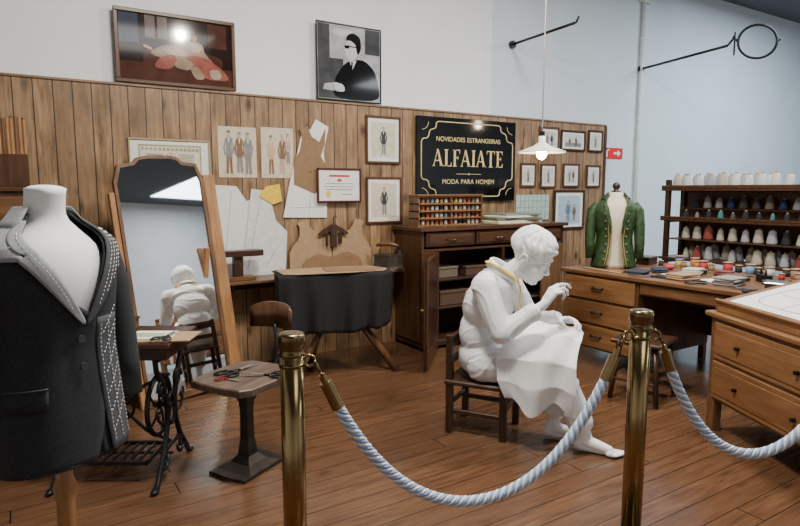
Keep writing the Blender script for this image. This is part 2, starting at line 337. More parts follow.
# ------------------------------------------------------------------ shop sign
e=thing('shop_sign',(3.835,WY-.002,1.745),0,'black signboard with gold lettering and ornate gold border','sign')
SX=.625;SZ=.405
MB().bx(-SX,SX,-.035,0,-SZ,SZ,black).obj('board',e)
b=MB();X=SX-.045;Z=SZ-.045
def corner(sx,sz,flip):
    c=[(X,Z-.20),(X-.008,Z-.178),(X-.028,Z-.165),(X-.055,Z-.165),(X-.078,Z-.152),(X-.088,Z-.128),(X-.092,Z-.102),(X-.108,Z-.082),(X-.135,Z-.074),(X-.160,Z-.066),(X-.172,Z-.045),(X-.172,Z-.020),(X-.186,Z-.005),(X-.205,Z)]
    c=[(sx*a,sz*b_) for a,b_ in c]
    return c[::-1] if flip else c
seq=corner(1,1,False)+corner(-1,1,True)+corner(-1,-1,False)+corner(1,-1,True)
b.tube([(x,-.038,z) for x,z in seq],.006,gold,n=6,closed=True)
for i,s_ in enumerate(((1,1),(-1,1),(-1,-1),(1,-1))):
    b.tube([(s_[0]*(X-.008-.075*math.sin(t*pi/20)),-.038,s_[1]*(Z-.008-.075*math.cos(t*pi/20))) for t in range(11)],.003,gold,n=6)
b.obj('border',e)
def letter(ch,h):
    T=.17*h;t=.055*h;s=.05*h
    if ch=='A':
        o=[[(0,0),(t,0),(.40*h,h),(.36*h,h)],[(.30*h,h),(.30*h+T*.8,h),(.80*h,0),(.80*h-T*1.1,0)],[(.16*h,.30*h),(.60*h,.30*h),(.58*h,.36*h),(.18*h,.36*h)],rect(-.06*h,.14*h,0,s),rect(.56*h,.88*h,0,s)];w=.82*h
    elif ch=='I': o=[rect(.08*h,.08*h+T,0,h),rect(0,T+.16*h,0,s),rect(0,T+.16*h,h-s,h)];w=T+.16*h
    elif ch=='T': o=[rect(.30*h,.30*h+T,0,h),rect(.2*h,.4*h+T,0,s),rect(0,.77*h,h-s,h),[(0,h),(0,h*.76),(.05*h,h*.9)],[(.77*h,h),(.77*h,h*.76),(.72*h,h*.9)]];w=.77*h
    else:
        o=[rect(.08*h,.08*h+T,0,h),rect(0,T+.16*h,0,s),rect(0,T+.16*h,h-s,h)];w=.62*h
        if ch in'LE': o+=[rect(.08*h,w,0,s),[(w,0),(w+.02*h,.26*h),(w-.08*h,.05*h)]]
        if ch in'FE': o+=[rect(.08*h,w,h-s,h),[(w,h),(w,h*.74),(w-.08*h,h*.95)],rect(.2*h,.47*h,.49*h,.54*h),[(.47*h,.38*h),(.47*h,.65*h),(.42*h,.52*h)]]
    return o,w
def word(s,h,gap):
    x=0;o=[]
    for c in s:
        l,w=letter(c,h);o+=[[(a+x,z) for a,z in p] for p in l];x+=w+gap
    x-=gap;return [[(a-x/2,z) for a,z in p] for p in o],x
ps,w=word('ALFAIATE',.165,.022);k=.88/w;L=MB()
for i,p in enumerate(ps): L.prism([(a*k,z-.065) for a,z in p],-.041-.0002*(i%3),-.034,gold)
L.obj('lettering',e,label='gold serif lettering reading ALFAIATE')
textline('NOVIDADES ESTRANGEIRAS',.064,gold,e,-.037,.195)
textline('MODA PARA HOMEM',.066,gold,e,-.037,-.215,1.05)
b=MB();b.bx(-.16,-.0,-.0375,-.034,-.139,-.135,gold,bev=0);b.bx(.0,.16,-.0375,-.034,-.139,-.135,gold,bev=0);b.prism([(-.014,-.137),(0,-.125),(.014,-.137),(0,-.149)],-.0375,-.034,gold);b.obj('ornament',e)
e=thing('safety_sign',(6.20,4.955,1.90),0,'small red safety sign with white arrow and extinguisher','sign')
s_=MB();s_.bx(-.20,.20,-.006,0,-.065,.065,red,bev=0);s_.obj('plate',e)
a=MB();a.prism([(.03,.012),(.10,.012),(.10,.04),(.165,0),(.10,-.04),(.10,-.012),(.03,-.012)],-.008,-.0062,paper);a.obj('pictogram',e)
a=MB();a.prism([(-.14,-.05),(-.085,-.05),(-.085,.015),(-.10,.035),(-.125,.035),(-.14,.015)],-.0085,-.0062,paper).prism([(-.125,.035),(-.10,.035),(-.05,.05),(-.05,.035),(-.09,.025)],-.0085,-.0062,paper);a.obj('pictogram',e)
pw=P('pipe_paint',(.72,.74,.74),.5)
pp=MB();pp.tube([(6.66,4.93,0),(6.66,4.93,4.04)],.024,pw,n=12)
for z in (1.0,2.1,3.3,3.75): pp.cyl((6.66,4.93,z),(6.66,4.93,z+.03),.031,pw)
single(pp,'wall_pipe',(0,0,0),0,'white painted vertical pipe with clips on the wall','pipe')
b=MB();b.bx(-.08,.08,-.055,0,-.06,.06,pw);single(b,'junction_box',(6.68,4.955,3.80),0,'white electrical junction box on the wall beside the pipe','junction box')
e=thing('wall_bracket_rod',(4.52,4.955,2.98),0,'black metal rod projecting from the wall','bracket')
MB().tube([(0,-.01,0),(0,-.86,.03)],.014,blackmet).obj('rod',e);MB().cyl((0,0,0),(0,-.03,0),.04,blackmet).obj('mount',e)
MB().tube([(0,-.86,.03),(0,-.88,.03),(0,-.91,.08)],.010,blackmet).obj('tip',e)
e=thing('wall_bracket_ring',(6.67,4.955,2.95),0,'black metal ring sign on a rod projecting from the wall','bracket')
MB().tube([(0,-.01,0),(0,-1.1,.07)],.015,blackmet).obj('rod',e);MB().cyl((0,0,0),(0,-.03,0),.045,blackmet).obj('mount',e)
rg=MB();cx=V((0,-1.42,.05));u=V((.82,-.57,0)).normalized()
rg.tube([cx+u*(.2*math.cos(t*2*pi/28))+V((0,0,.17*math.sin(t*2*pi/28))) for t in range(28)],.013,blackmet,closed=True)
rg.tube([(0,-1.1,.07),(0,-1.16,.13),cx-u*.25+V((0,0,.05)),cx-u*.2],.011,blackmet);rg.tube([cx-u*.235+V((0,0,-.14)),cx-u*.235+V((0,0,.10))],.009,blackmet);rg.tube([cx+u*.2,cx+u*.25+V((0,0,.03))],.009,blackmet)
rg.obj('ring',e)
# ------------------------------------------------------------------ patterns on wall
def pattern(pts,y,m,name,label,holes=(),th=.004,lines=(),sm_=0):
    cx=sum(p[0] for p in pts)/len(pts);cz=min(p[1] for p in pts)
    if sm_: pts=smoothp(pts,sm_)
    mb=MB();mb.prism([(x-cx,z-cz) for x,z in pts],-th,0,m)
    for (a,b_) in lines: mb.tube([(a[0]-cx,-th-.0005,a[1]-cz),(b_[0]-cx,-th-.0005,b_[1]-cz)],.0016,gink,n=4)
    for c in holes: mb.cyl((c[0]-cx,-th-.0006,c[1]-cz),(c[0]-cx,-th+.001,c[1]-cz),.008,ink,n=10)
    return single(mb,name,(cx,y,cz),0,label,'sewing pattern')
pattern([(1.87,1.22),(2.27,1.21),(2.28,1.5),(2.25,1.78),(2.30,1.99),(2.18,2.05),(2.13,1.96),(2.06,1.97),(1.99,1.70),(1.93,1.5)],WY-.012,paper,'paper_pattern','large white paper pattern hanging on the panelling',lines=[((1.92,1.3),(2.25,1.3)),((2.1,1.25),(2.18,1.9))])
pattern([(1.97,1.50),(1.975,1.70),(2.03,1.78),(2.05,1.88),(2.03,1.96),(2.10,1.99),(2.14,1.90),(2.21,1.86),(2.27,1.98),(2.26,1.84),(2.22,1.74),(2.27,1.66),(2.26,1.52),(2.16,1.42)],WY-.018,card,'card_pattern','brown card waistcoat pattern hanging on the white pattern',holes=[(2.12,1.6)])
pattern([(1.31,.744),(1.33,1.2),(1.30,1.49),(1.48,1.48),(1.56,1.36),(1.68,1.40),(1.74,1.25),(1.77,.95),(1.76,.744)],WY-.003,paper,'paper_pattern','white paper jacket pattern leaning on the panelling',lines=[((1.36,.8),(1.44,1.45)),((1.6,.76),(1.62,1.35))])
pattern([(1.50,.744),(1.60,1.46),(1.75,1.44),(1.80,1.2),(1.90,1.1),(1.88,.744)],WY-.012,P('paper2',(.70,.70,.68),.7),'paper_pattern','white paper sleeve pattern with drawn lines',lines=[((1.55,.8),(1.68,1.4)),((1.7,.8),(1.86,1.05))])
pattern([(1.66,1.40),(1.72,1.48),(1.84,1.50),(1.86,1.36),(1.78,1.33)],WY-.02,yellow,'pattern_tag','small yellow pattern tag pinned on the panelling')
wf=[(-.40,0),(-.40,.17),(-.365,.235),(-.325,.27),(-.305,.32),(-.305,.38),(-.325,.43),(-.235,.455),(-.215,.40),(-.18,.355),(-.10,.325),(-.004,.315),(-.004,0)]
pattern([(2.31+x,.744+z) for x,z in wf],WY-.03,card2,'card_pattern','tan card waistcoat front pattern standing on the ledge',th=.008,lines=[((2.05,.78),(2.08,.98)),((2.18,.78),(2.18,1.02))])
pattern([(2.31-x*.98,.744+z) for x,z in wf][::-1],WY-.03,card2,'card_pattern','tan card waistcoat front pattern standing on the ledge',th=.008,lines=[((2.57,.78),(2.54,.98)),((2.44,.78),(2.44,1.02))])
pattern([(2.00,.744),(2.04,.84),(2.16,.90),(2.30,.86),(2.44,.91),(2.58,.85),(2.62,.744)],WY-.045,card,'card_pattern','brown card collar pattern leaning on the waistcoat pattern',th=.006,sm_=1)
hb=MB();hb.prism(smoothp([(-.15,0),(-.13,.04),(0,.11),(.13,.04),(.15,0),(.0,.055)],1),-.02,0,wdark);hb.bx(-.03,.03,-.022,-.002,-.10,.10,wdark);hb.bx(-.075,-.055,-.022,-.002,-.09,.03,wdark);hb.bx(.05,.08,-.022,-.002,-.07,.03,wdark);hb.tube([(0,-.01,.1),(0,-.01,.16),(.02,-.01,.18),(.035,-.01,.16)],.004,iron)
single(hb,'coat_hanger',(2.31,WY-.055,1.05),0,'dark wooden clothes hanger hanging on the card pattern','hanger')
e=thing('wall_ledge',(1.95,WY-.002,.72),0,'narrow brown wooden work ledge fixed along the panelling','shelf')
MB().bx(-.87,.95,-.30,0,-.0,.022,wmid).obj('board',e);MB().bx(-.87,.95,-.03,0,-.08,0,wdarkx).obj('bracket',e)
for x in(-.6,.3,.85): MB().bx(x,x+.03,-.22,-.03,-.06,0,wdarkx).obj('bracket',e)
LZ=.742
e=thing('sleeve_pressing_board',(1.42,4.66,LZ),0,'brown wooden sleeve pressing board on the ledge','pressing board')
MB().bx(-.15,.13,-.06,.06,0,.03,wmid).obj('base',e);MB().prismz([(-.035,-.03),(.035,-.03),(.035,.03),(-.035,.03)],.03,.19,wdark).obj('post',e)
bp=[(-.19,-.03),(-.17,-.05),(.17,-.065),(.2,-.04),(.2,.04),(.17,.065),(-.17,.05),(-.19,.03)];MB().prismz(bp,.19,.235,wdarkx).obj('top_board',e)
e=thing('flat_iron',(2.78,4.62,LZ),R(-48),'antique charcoal iron with wooden handle on the ledge','iron')
ib=[(-.12,-.065),(.03,-.07),(.10,-.042),(.15,0),(.10,.042),(.03,.07),(-.12,.065)]
q=MB();q.prismz(ib,0,.020,chrome);q.prismz([(x*.93,y*.88) for x,y in ib],.020,.12,irong);q.prismz([(x*.98,y*.98) for x,y in ib],.12,.134,irong);q.cyl((.11,0,.13),(.11,0,.17),.016,irong);q.obj('body',e)
MB().tube([(-.08,0,.13),(-.08,0,.21)],.008,irong).obj('bracket',e);MB().tube([(.06,0,.13),(.07,0,.21)],.008,irong).obj('bracket',e);MB().tube([(-.11,0,.21),(-.05,0,.225),(.03,0,.225),(.10,0,.21)],[.013,.020,.020,.012],wmid).obj('handle',e)
# ------------------------------------------------------------------ cloth covered worktable
A0=R(-12)
e=thing('draped_worktable',(2.03,4.22,0),A0,'small trestle table draped in black cloth against the ledge','table')
MB().bx(-.42,.42,-.13,.17,.79,.815,wmid).obj('top',e)
d=MB();NU=72
def drape(u,v):
    x=-.445+.89*u;dz=.46*(1-abs(2*u-1)**8*.16)+.012*math.sin(u*14)*v
    wv=math.sin(u*26+1+1.2*math.sin(u*7))
    z=.822-dz*v;y=-.148-.012*v+.024*wv*v**.8+.007*math.sin(u*57)*v*v-.012*(1-v)
    return V((x+(.5-u)*.03*v*v+.006*math.cos(u*26)*v,y,z))
rings=[[drape(i/NU,j/14) for i in range(NU+1)] for j in range(15)]
top=[V((p.x,.17,.822)) for p in rings[0]]
d.loft([top]+rings,blackcloth,closed=False)
for sx in (0,NU):
    edge=[r_[sx] for r_ in rings];d.loft([edge,[V((p.x*.98,.1,.822-(.822-p.z)*.7)) for p in edge]],blackcloth,closed=False)
solid(d.obj('black_cloth',e),.005)
lg=lambda a,b_:MB().tube([a,b_],[.03,.034],wmidz,n=4)
lg((.15,.02,.5),(.50,-.12,0)).obj('leg',e);lg((-.05,.02,.5),(-.14,.28,0)).obj('leg',e);MB().box((.05,.02,.64),(.1,.06,.32),wmidz).obj('post',e);lg((.0,.02,.5),(-.34,-.12,0)).obj('leg',e)
def sheet(pts,z,m,name,label,loc,rz,th=.004):
    mb=MB();mb.prismz(pts,0,th,m);return single(mb,name,(loc[0],loc[1],z),rz,label,'sewing pattern')
sheet([(-.40,-.15),(-.30,-.19),(.1,-.20),(.38,-.17),(.44,-.08),(.36,.13),(0,.16),(-.42,.13)],.8265,card2,'card_pattern','flat tan card pattern lying on the draped table',(2.03,4.24),A0)
sheet([(-.12,-.14),(.26,-.12),(.34,0),(.2,.1),(0,.06),(-.14,.09)],.832,card,'card_pattern','brown card pattern lying on the tan card',(2.10,4.22),A0-.2)
# ------------------------------------------------------------------ cabinet
CX=2.97;CY=4.36
e=thing('cabinet',(CX,CY,0),0,'large dark brown wooden cabinet with open door','cabinet')
CW=1.78;CD=.45;CH=1.12
MB().bx(-.03,CW+.03,-.04,CD,CH-.035,CH,wcabx).obj('top',e)
c=MB();c.bx(0,.03,0,CD,.06,CH-.035,wcab);c.bx(CW-.03,CW,0,CD,.06,CH-.035,wdark);c.bx(.03,CW-.03,CD-.02,CD,.06,CH-.035,wdark);c.bx(0,CW,0,CD,.03,.08,wdarkx)
c.bx(.03,CW-.03,0,CD-.02,.90,.925,wcabx)
c.bx(.03,CW-.03,.02,CD-.02,.62,.64,wdarkx);c.bx(.03,CW-.03,.02,CD-.02,.36,.38,wdarkx);c.bx(.95,.98,0,CD,.08,.9,wdark);c.bx(.0,.17,-.002,.02,.08,.90,wcab);c.bx(1.48,CW,-.003,.02,.08,.90,wmidz)
for x in (.02,CW-.08): c.bx(x,x+.06,.02,.08,0,.05,wdark);c.bx(x,x+.06,CD-.1,CD-.04,0,.05,wdark)
c.obj('body',e)
for x in (.04,.61,1.18):
    dr=MB().bx(x,x+.55,-.018,.3,.945,1.075,wdarkx).bx(x+.03,x+.52,-.024,-.016,.965,1.055,wcabx).obj('drawer',e)
    MB().tube([(x+.22,-.02,1.01),(x+.23,-.045,1.005),(x+.32,-.045,1.005),(x+.33,-.02,1.01)],.006,brass).obj('handle',dr)
hx=.17;ang=math.atan2(3.74-CY,2.57-CX-hx);T=Matrix.Translation((hx,-.004,0))@Matrix.Rotation(ang,4,'Z')
dd=MB();dd.bx(0,.74,-.012,.012,.04,.90,wdark,T=T)
for (a,b_,c_,d_) in ((0,.09,.04,.90),(.65,.74,.04,.90),(.09,.65,.04,.15),(.09,.65,.80,.90)): dd.bx(a,b_,-.018,.018,c_,d_,wcab,T=T)
do=dd.obj('door',e);MB().cyl(T@V((.70,-.018,.5)),T@V((.70,-.045,.5)),.014,brass).obj('knob',do)
def box1(w,d_,h,m,m2=None):
    q=MB();q.bx(-w/2,w/2,-d_/2,d_/2,0,h*.8,m);q.bx(-w/2-.006,w/2+.006,-d_/2-.006,d_/2+.006,h*.8,h,m2 or m);return q
single(box1(.24,.18,.10,P('dull_box',(.13,.10,.07),.8)),'cardboard_box',(3.32,4.53,.641),.1,'dull brown cardboard box on the cabinet shelf','box')
single(box1(.28,.2,.09,P('dark_box',(.08,.04,.025),.7)),'cardboard_box',(3.68,4.53,.641),-.05,'dark brown cardboard box on the cabinet shelf','box')
single(box1(.34,.24,.14,P('wicker',(.08,.045,.024),.8,scale=60,bmp=.6)),'wicker_box',(3.4,4.55,.381),0,'brown wicker box on the lower cabinet shelf','box')
z=.641
for i,cc in enumerate(((.2,.19,.15),(.2,.08,.06),(.35,.33,.29),(.08,.1,.16))):
    single(MB().bx(-.16,.16,-.1,.1,0,.029,P('fabric_%d'%i,cc,.9,scale=80),bev=.012),'folded_fabric',(4.15,4.53,z),random.uniform(-.1,.1),'folded length of suiting fabric on the cabinet shelf','fabric','folded fabrics in the cabinet');z+=.03
TX=3.0;TYY=4.46
e=thing('thread_cabinet',(TX,TYY,CH),0,'open wooden thread rack with rows of small spools','thread rack')
t=MB();TW=.74;t.bx(0,TW,.14,.16,0,.28,wmid)
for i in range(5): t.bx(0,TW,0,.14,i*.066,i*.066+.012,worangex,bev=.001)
for x in (0,TW-.012): t.bx(x,x+.012,0,.14,.01,.264,wmidz,bev=.001)
t.bx(.365,.375,0,.14,.01,.264,wmidz,bev=.001);t.bx(-.01,TW+.01,-.01,.17,.274,.29,worangex);t.obj('case',e)
pal=[(.5,.05,.05),(.06,.1,.32),(.6,.5,.15),(.72,.70,.66),(.07,.22,.12),(.28,.10,.2),(.5,.22,.07),(.03,.03,.03),(.33,.2,.12),(.2,.33,.5)]
thr=[P('thread_%d'%i,c_,.7,scale=200,bmp=.3) for i,c_ in enumerate(pal)]
spm=[]
for i in range(len(pal)):
    q=MB();q.lathe([(.012,0),(.018,.001),(.018,.004),(.010,.006)],wpale,n=12);q.lathe([(.010,.005),(.0165,.008),(.0165,.036),(.010,.039)],thr[i],n=12);q.lathe([(.010,.038),(.018,.041),(.018,.044),(.005,.045)],wpale,n=12);spm.append(q.mesh('thread_spool'))
def spool(i,loc,lab,grp,scl=1):
    o=bpy.data.objects.new('thread_spool',spm[i]);col.objects.link(o);o.location=loc;o.scale=(scl,)*3;tag(o,lab,'thread spool',grp);return o
for r_ in range(4):
    for k_ in range(14):
        x=.035+k_*.0515+(.006 if k_>6 else -.006);spool(random.choice([0,3,3,3,3,6,7,8,8,8,9,2,5]),(TX+x,TYY+.045,CH+.0125+.066*r_),'small spool of coloured thread in the wooden rack','spools in the thread rack')
z=CH+.001
for i,(w,dp_,h,mm,lb) in enumerate(((.62,.36,.03,cream,'cream pattern folder lying on the cabinet'),(.55,.34,.025,P('olive_folder',(.12,.14,.07),.7),'olive pattern folder in the stack on the cabinet'),(.5,.32,.02,paper,'white pattern book in the stack on the cabinet'),(.46,.3,.018,P('grey_folder',(.20,.22,.16),.7),'grey folder on top of the stack'))):
    single(MB().bx(-w/2,w/2,-dp_/2,dp_/2,0,h,mm),'pattern_folder',(4.16+.03*i,4.56,z),(.08,-.12,.15,-.05)[i],lb,'folder','folders on the cabinet');z+=h+.001
# ------------------------------------------------------------------ mirror
rzm=R(13.8)
e=thing('standing_mirror',(.935,4.24,0),rzm,'tall leaning mirror with wooden frame and clipped-corner top','mirror')
tilt=Matrix.Rotation(R(-8.0),4,'X')@Matrix.Rotation(R(-2.4),4,'Y')
def arch(w,z0,z1):
    return [(-w,z0),(w,z0),(w,z1-.17),(w*.88,z1-.06),(w*.55,z1-.045),(w*.45,z1-.012),(w*.25,z1),(-w*.25,z1),(-w*.45,z1-.012),(-w*.55,z1-.045),(-w*.88,z1-.06),(-w,z1-.17)]
outer=arch(.315,0.015,1.70);inner=arch(.294,.06,1.682)
f=MB();n_=len(outer);vs=[(x,-.025,z) for x,z in outer]+[(x,-.025,z) for x,z in inner]+[(x,.01,z) for x,z in outer]+[(x,-.012,z) for x,z in inner]
fs=[]
for i in range(n_):
    j=(i+1)%n_;fs+=[[i,j,n_+j,n_+i],[i,2*n_+i,2*n_+j,j],[n_+i,n_+j,3*n_+j,3*n_+i]]
fs.append([2*n_+i for i in range(n_)])
f.add(vs,fs,wmidz,False,tilt);f.obj('inner_frame',e)
mm,nt,bs=newmat('mirror_glass');bs.inputs['Metallic'].default_value=1;bs.inputs['Roughness'].default_value=.02;bs.inputs['Base Color'].default_value=(.86,.87,.87,1)
MB().add([(x,-.0125,z) for x,z in inner],[list(range(n_))],mm,False,tilt).obj('glass',e,recalc=False)
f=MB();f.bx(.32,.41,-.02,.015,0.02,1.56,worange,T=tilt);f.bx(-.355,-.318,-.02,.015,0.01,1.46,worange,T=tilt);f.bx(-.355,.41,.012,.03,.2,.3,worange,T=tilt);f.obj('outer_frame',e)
MB().box((.2,.17,.52),(.04,.03,1.06),worange,rx=R(10)).obj('rear_leg',e)
# ------------------------------------------------------------------ pedestal chair
e=thing('pedestal_chair',(.93,2.98,0),R(30),'iron pedestal work chair with worn wooden seat and back','chair')
q=MB();q.prismz([(-.16,-.12),(.16,-.12),(.17,.0),(.16,.12),(-.16,.12),(-.17,0)],0,.018,ironb);q.loft([[V((x*s,y*s,z)) for x,y in ((-1,-1),(1,-1),(1,1),(-1,1))] for s,z in ((.11,.018),(.065,.04),(.036,.075),(.026,.16),(.024,.30),(.028,.36),(.055,.42))],ironb,smooth=False);q.obj('base',e)
MB().cyl((0,0,.40),(0,0,.46),.026,iron).bx(-.13,.13,-.02,.02,.45,.465,iron).bx(-.02,.02,-.13,.13,.45,.465,iron).obj('swivel',e)
st=MB();ps=[(-.22,-.16),(-.17,-.195),(.05,-.205),(.15,-.19),(.20,-.17),(.225,-.02),(.215,.14),(.16,.185),(.0,.195),(-.15,.19),(-.215,.16),(-.23,.0)]
st.loft([[V((x*k_,y*k_,z)) for x,y in ps] for k_,z in ((.95,.462),(1,.468),(1,.498),(.975,.504))],W('worn_seat',(.045,.026,.018),(.17,.11,.078),'x',.5),smooth=False);st.obj('seat',e)
MB().tube([(.1,.0,.455),(.22,0,.46),(.265,0,.55),(.24,0,.72)],.011,iron).obj('back_bracket',e)
bk=MB();bk.loft([[V((.23+.05*(1-(t/.14)**2)-.03+o_,t,z)) for o_,z in ((0,.70),(0,.84-.03*(t/.14)**4),(.018,.84-.03*(t/.14)**4),(.018,.70))] for t in [-.14+.028*i for i in range(11)]],wcab);bk.obj('backrest',e)
def scissors(loc,rz,label,s=1,m=iron):
    e=thing('tailor_scissors',loc,rz,label,'scissors');e.scale=(s,)*3
    for k_,sg in enumerate((1,-1)):
        T=Matrix.Rotation(sg*.16,4,'Z')
        b_=MB();b_.prismz([(0,-.012),(.13,-.002),(.135,0),(.0,.012)],.002+.004*k_,.006+.004*k_,chrome,T=T);b_.tube([(0,0,.005),(-.05,-sg*.008,.006)],.006,m,T=T)
        b_.tube([V((-.085+.036*math.cos(t*pi/8),-sg*.022+.022*math.sin(t*pi/8),.0065)) for t in range(16)],.0055,m,closed=True,T=T);b_.obj('blade',e)
    MB().cyl((0,0,.001),(0,0,.013),.006,chrome).obj('screw',e);return e
scissors((.92,3.05,.505),.5,'large tailor shears with black handles on the chair seat',1.1);scissors((1.00,2.90,.505),2.6,'tailor shears lying on the worn wooden seat',.9);scissors((.83,2.92,.505),-.9,'small red handled pliers lying on the wooden seat',.6,P('dark_red_grip',(.25,.02,.02),.5))
# ------------------------------------------------------------------ treadle table
e=thing('treadle_sewing_table',(.375,3.27,0),R(-32),'sewing table on black ornate cast iron treadle base','sewing table')
MB().bx(-.35,.33,-.2,.2,.70,.725,wdarkx).bx(-.33,.31,-.18,.18,.64,.70,wdarkx).obj('table_top',e)
for x in (-.25,.25):
    s_=MB()
    for sg in (1,-1):
        s_.tube([(x,sg*.24,.012),(x,sg*.21,.03),(x,sg*.17,.09),(x,sg*.10,.17),(x,sg*.055,.28),(x,sg*.05,.38),(x,sg*.10,.50),(x,sg*.16,.58),(x,sg*.17,.64)],.014,iron)
        s_.tube([(x,sg*(.10+(.058-.003*t)*math.cos(t*.55)),.47+(.058-.003*t)*math.sin(t*.55)) for t in range(16)],.009,iron)
        s_.tube([(x,sg*(.115+(.055-.003*t)*math.cos(t*.55+3)),.11+(.055-.003*t)*math.sin(t*.55+3)) for t in range(16)],.009,iron)
        s_.tube([(x,sg*(.155+(.03-.0018*t)*math.cos(-t*.55+1)),.37+(.03-.0018*t)*math.sin(-t*.55+1)) for t in range(14)],.007,iron)
        s_.tube([(x,sg*.055,.30),(x,sg*.12,.30),(x,sg*.165,.34)],.008,iron)
        s_.ell((x,sg*.245,.014),(.02,.03,.014),iron,n=8)
    s_.tube([(x,.045*math.cos(t*pi/8),.34+.08*math.sin(t*pi/8)) for t in range(16)],.009,iron,closed=True)
    s_.tube([(x,-.12,.16),(x,.12,.16)],.012,iron);s_.tube([(x,-.17,.63),(x,.17,.63)],.012,iron);s_.tube([(x,-.06,.36),(x,.06,.36)],.008,iron)
    s_.obj('side_frame',e)
b_=MB()
for sg in(1,-1): b_.tube([(-.25,0,.34+sg*.18),(-.12,0,.34+sg*.12),(0,0,.34),(.12,0,.34-sg*.12),(.25,0,.34-sg*.18)],.009,iron)
b_.tube([(.06*math.cos(t*pi/8),.0,.34+.06*math.sin(t*pi/8)) for t in range(16)],.008,iron,closed=True);b_.obj('cross_brace',e)
b_=MB();b_.bx(-.17,.17,-.13,-.115,.09,.11,iron,bev=.001);b_.bx(-.17,.17,.115,.13,.09,.11,iron,bev=.001);b_.bx(-.17,-.155,-.13,.13,.09,.11,iron,bev=.001);b_.bx(.155,.17,-.13,.13,.09,.11,iron,bev=.001)
for i in range(6): b_.bx(-.12+.045*i,-.105+.045*i,-.12,.12,.094,.106,iron,bev=.001)
b_.tube([(-.25,0,.1),(.25,0,.1)],.007,iron);b_.obj('treadle',e)
b_=MB();b_.tube([(.19,.15*math.cos(t*pi/14),.36+.15*math.sin(t*pi/14)) for t in range(28)],.013,iron,closed=True)
for k_ in range(5):
    a=k_*2*pi/5;b_.tube([(.19,0,.36),(.19,.07*math.cos(a+.25),.36+.07*math.sin(a+.25)),(.19,.14*math.cos(a),.36+.14*math.sin(a))],.006,iron)
b_.tube([(.16,0,.36),(.25,0,.36)],.014,iron);b_.obj('flywheel',e)
TZ=.7255
single(MB().prismz([(-.15,-.1),(.17,-.11),(.2,.08),(-.12,.12)],0,.006,card2),'card_pattern',(.53,3.10,TZ),-.4,'tan card pattern on the sewing table','sewing pattern')
single(MB().prismz([(-.17,-.06),(.12,-.1),(.15,.05),(-.05,.1)],0,.004,paper).prismz([(-.12,-.03),(.08,-.06),(.09,.0),(-.05,.05)],.004,.005,P('green_print',(.35,.42,.25),.7)),'paper_pattern',(.49,3.14,TZ+.0065),-.3,'white paper pattern on the sewing table','sewing pattern')
single(box1(.16,.10,.06,wmid,wdarkx),'wooden_box',(.40,3.38,TZ),-.5,'small wooden sewing box on the treadle table','box')
scissors((.57,3.04,TZ+.0125),.9,'tailor shears lying on the pattern paper',.8)
# ------------------------------------------------------------------ left corner cabinet with rods
e=thing('side_cabinet',(-.30,4.22,0),0,'dark stained tall wooden cabinet against the panelling','cabinet')
MB().bx(-.28,.42,.0,.58,.04,1.44,wcab).bx(-.26,.40,.02,.56,0,.04,wdark).obj('body',e);MB().bx(-.30,.44,-.02,.59,1.44,1.47,wcabx).obj('top',e)
dr=MB().bx(-.24,.38,-.018,.0,1.24,1.41,wmid).obj('drawer',e);MB().cyl((.07,-.018,1.32),(.07,-.05,1.32),.018,brass).obj('knob',dr)
dr=MB().bx(-.24,.38,-.018,.0,.10,1.2,wcab).obj('door',e);MB().cyl((.3,-.018,.7),(.3,-.05,.7),.014,brass).obj('knob',dr)
e=thing('rod_holder',(-.04,4.50,1.4705),0,'open wooden box filled with upright wooden rods','holder')
MB().bx(-.10,.10,-.06,.06,0,.2,wcab).obj('box',e)
rr=MB()
for i in range(9):
    for j in range(4): rr.cyl((-.088+.022*i,-.045+.03*j,.2),(-.088+.022*i,-.045+.03*j,.42+random.uniform(-.015,.015)),.009,worange if (i+j)%3 else wmidz,n=8)
rr.obj('rods',e)
# ------------------------------------------------------------------ garments
def make_surf(secs,sup=2.2):
    def q_(z):
        s=secs
        if z<=s[0][0]: return s[0]
        if z>=s[-1][0]: return s[-1]
        for i in range(len(s)-1):
            if s[i][0]<=z<=s[i+1][0]:
                t=(z-s[i][0])/(s[i+1][0]-s[i][0]);a,b=s[i],s[i+1];A=s[max(0,i-1)];B=s[min(len(s)-1,i+2)]
                o=[z]
                for k in range(1,len(a)):
                    if k==3: o.append(a[k]*(1-t)+b[k]*t)
                    else:
                        m0=(b[k]-A[k])/max(1e-6,(b[0]-A[0]))*(b[0]-a[0]);m1=(B[k]-a[k])/max(1e-6,(B[0]-a[0]))*(b[0]-a[0])
                        o.append((2*t**3-3*t*t+1)*a[k]+(t**3-2*t*t+t)*m0+(-2*t**3+3*t*t)*b[k]+(t**3-t*t)*m1)
                return o
    def f(z,a,off=0.0):
        q=q_(z);ca,sa=math.cos(a),math.sin(a);rx,ry=q[1]+off,q[2]+off;e_=2/sup
        return V((q[4]+rx*math.copysign(abs(ca)**e_,ca),ry*math.copysign(abs(sa)**e_,sa),z))
    return f,lambda z:q_(z)[3]
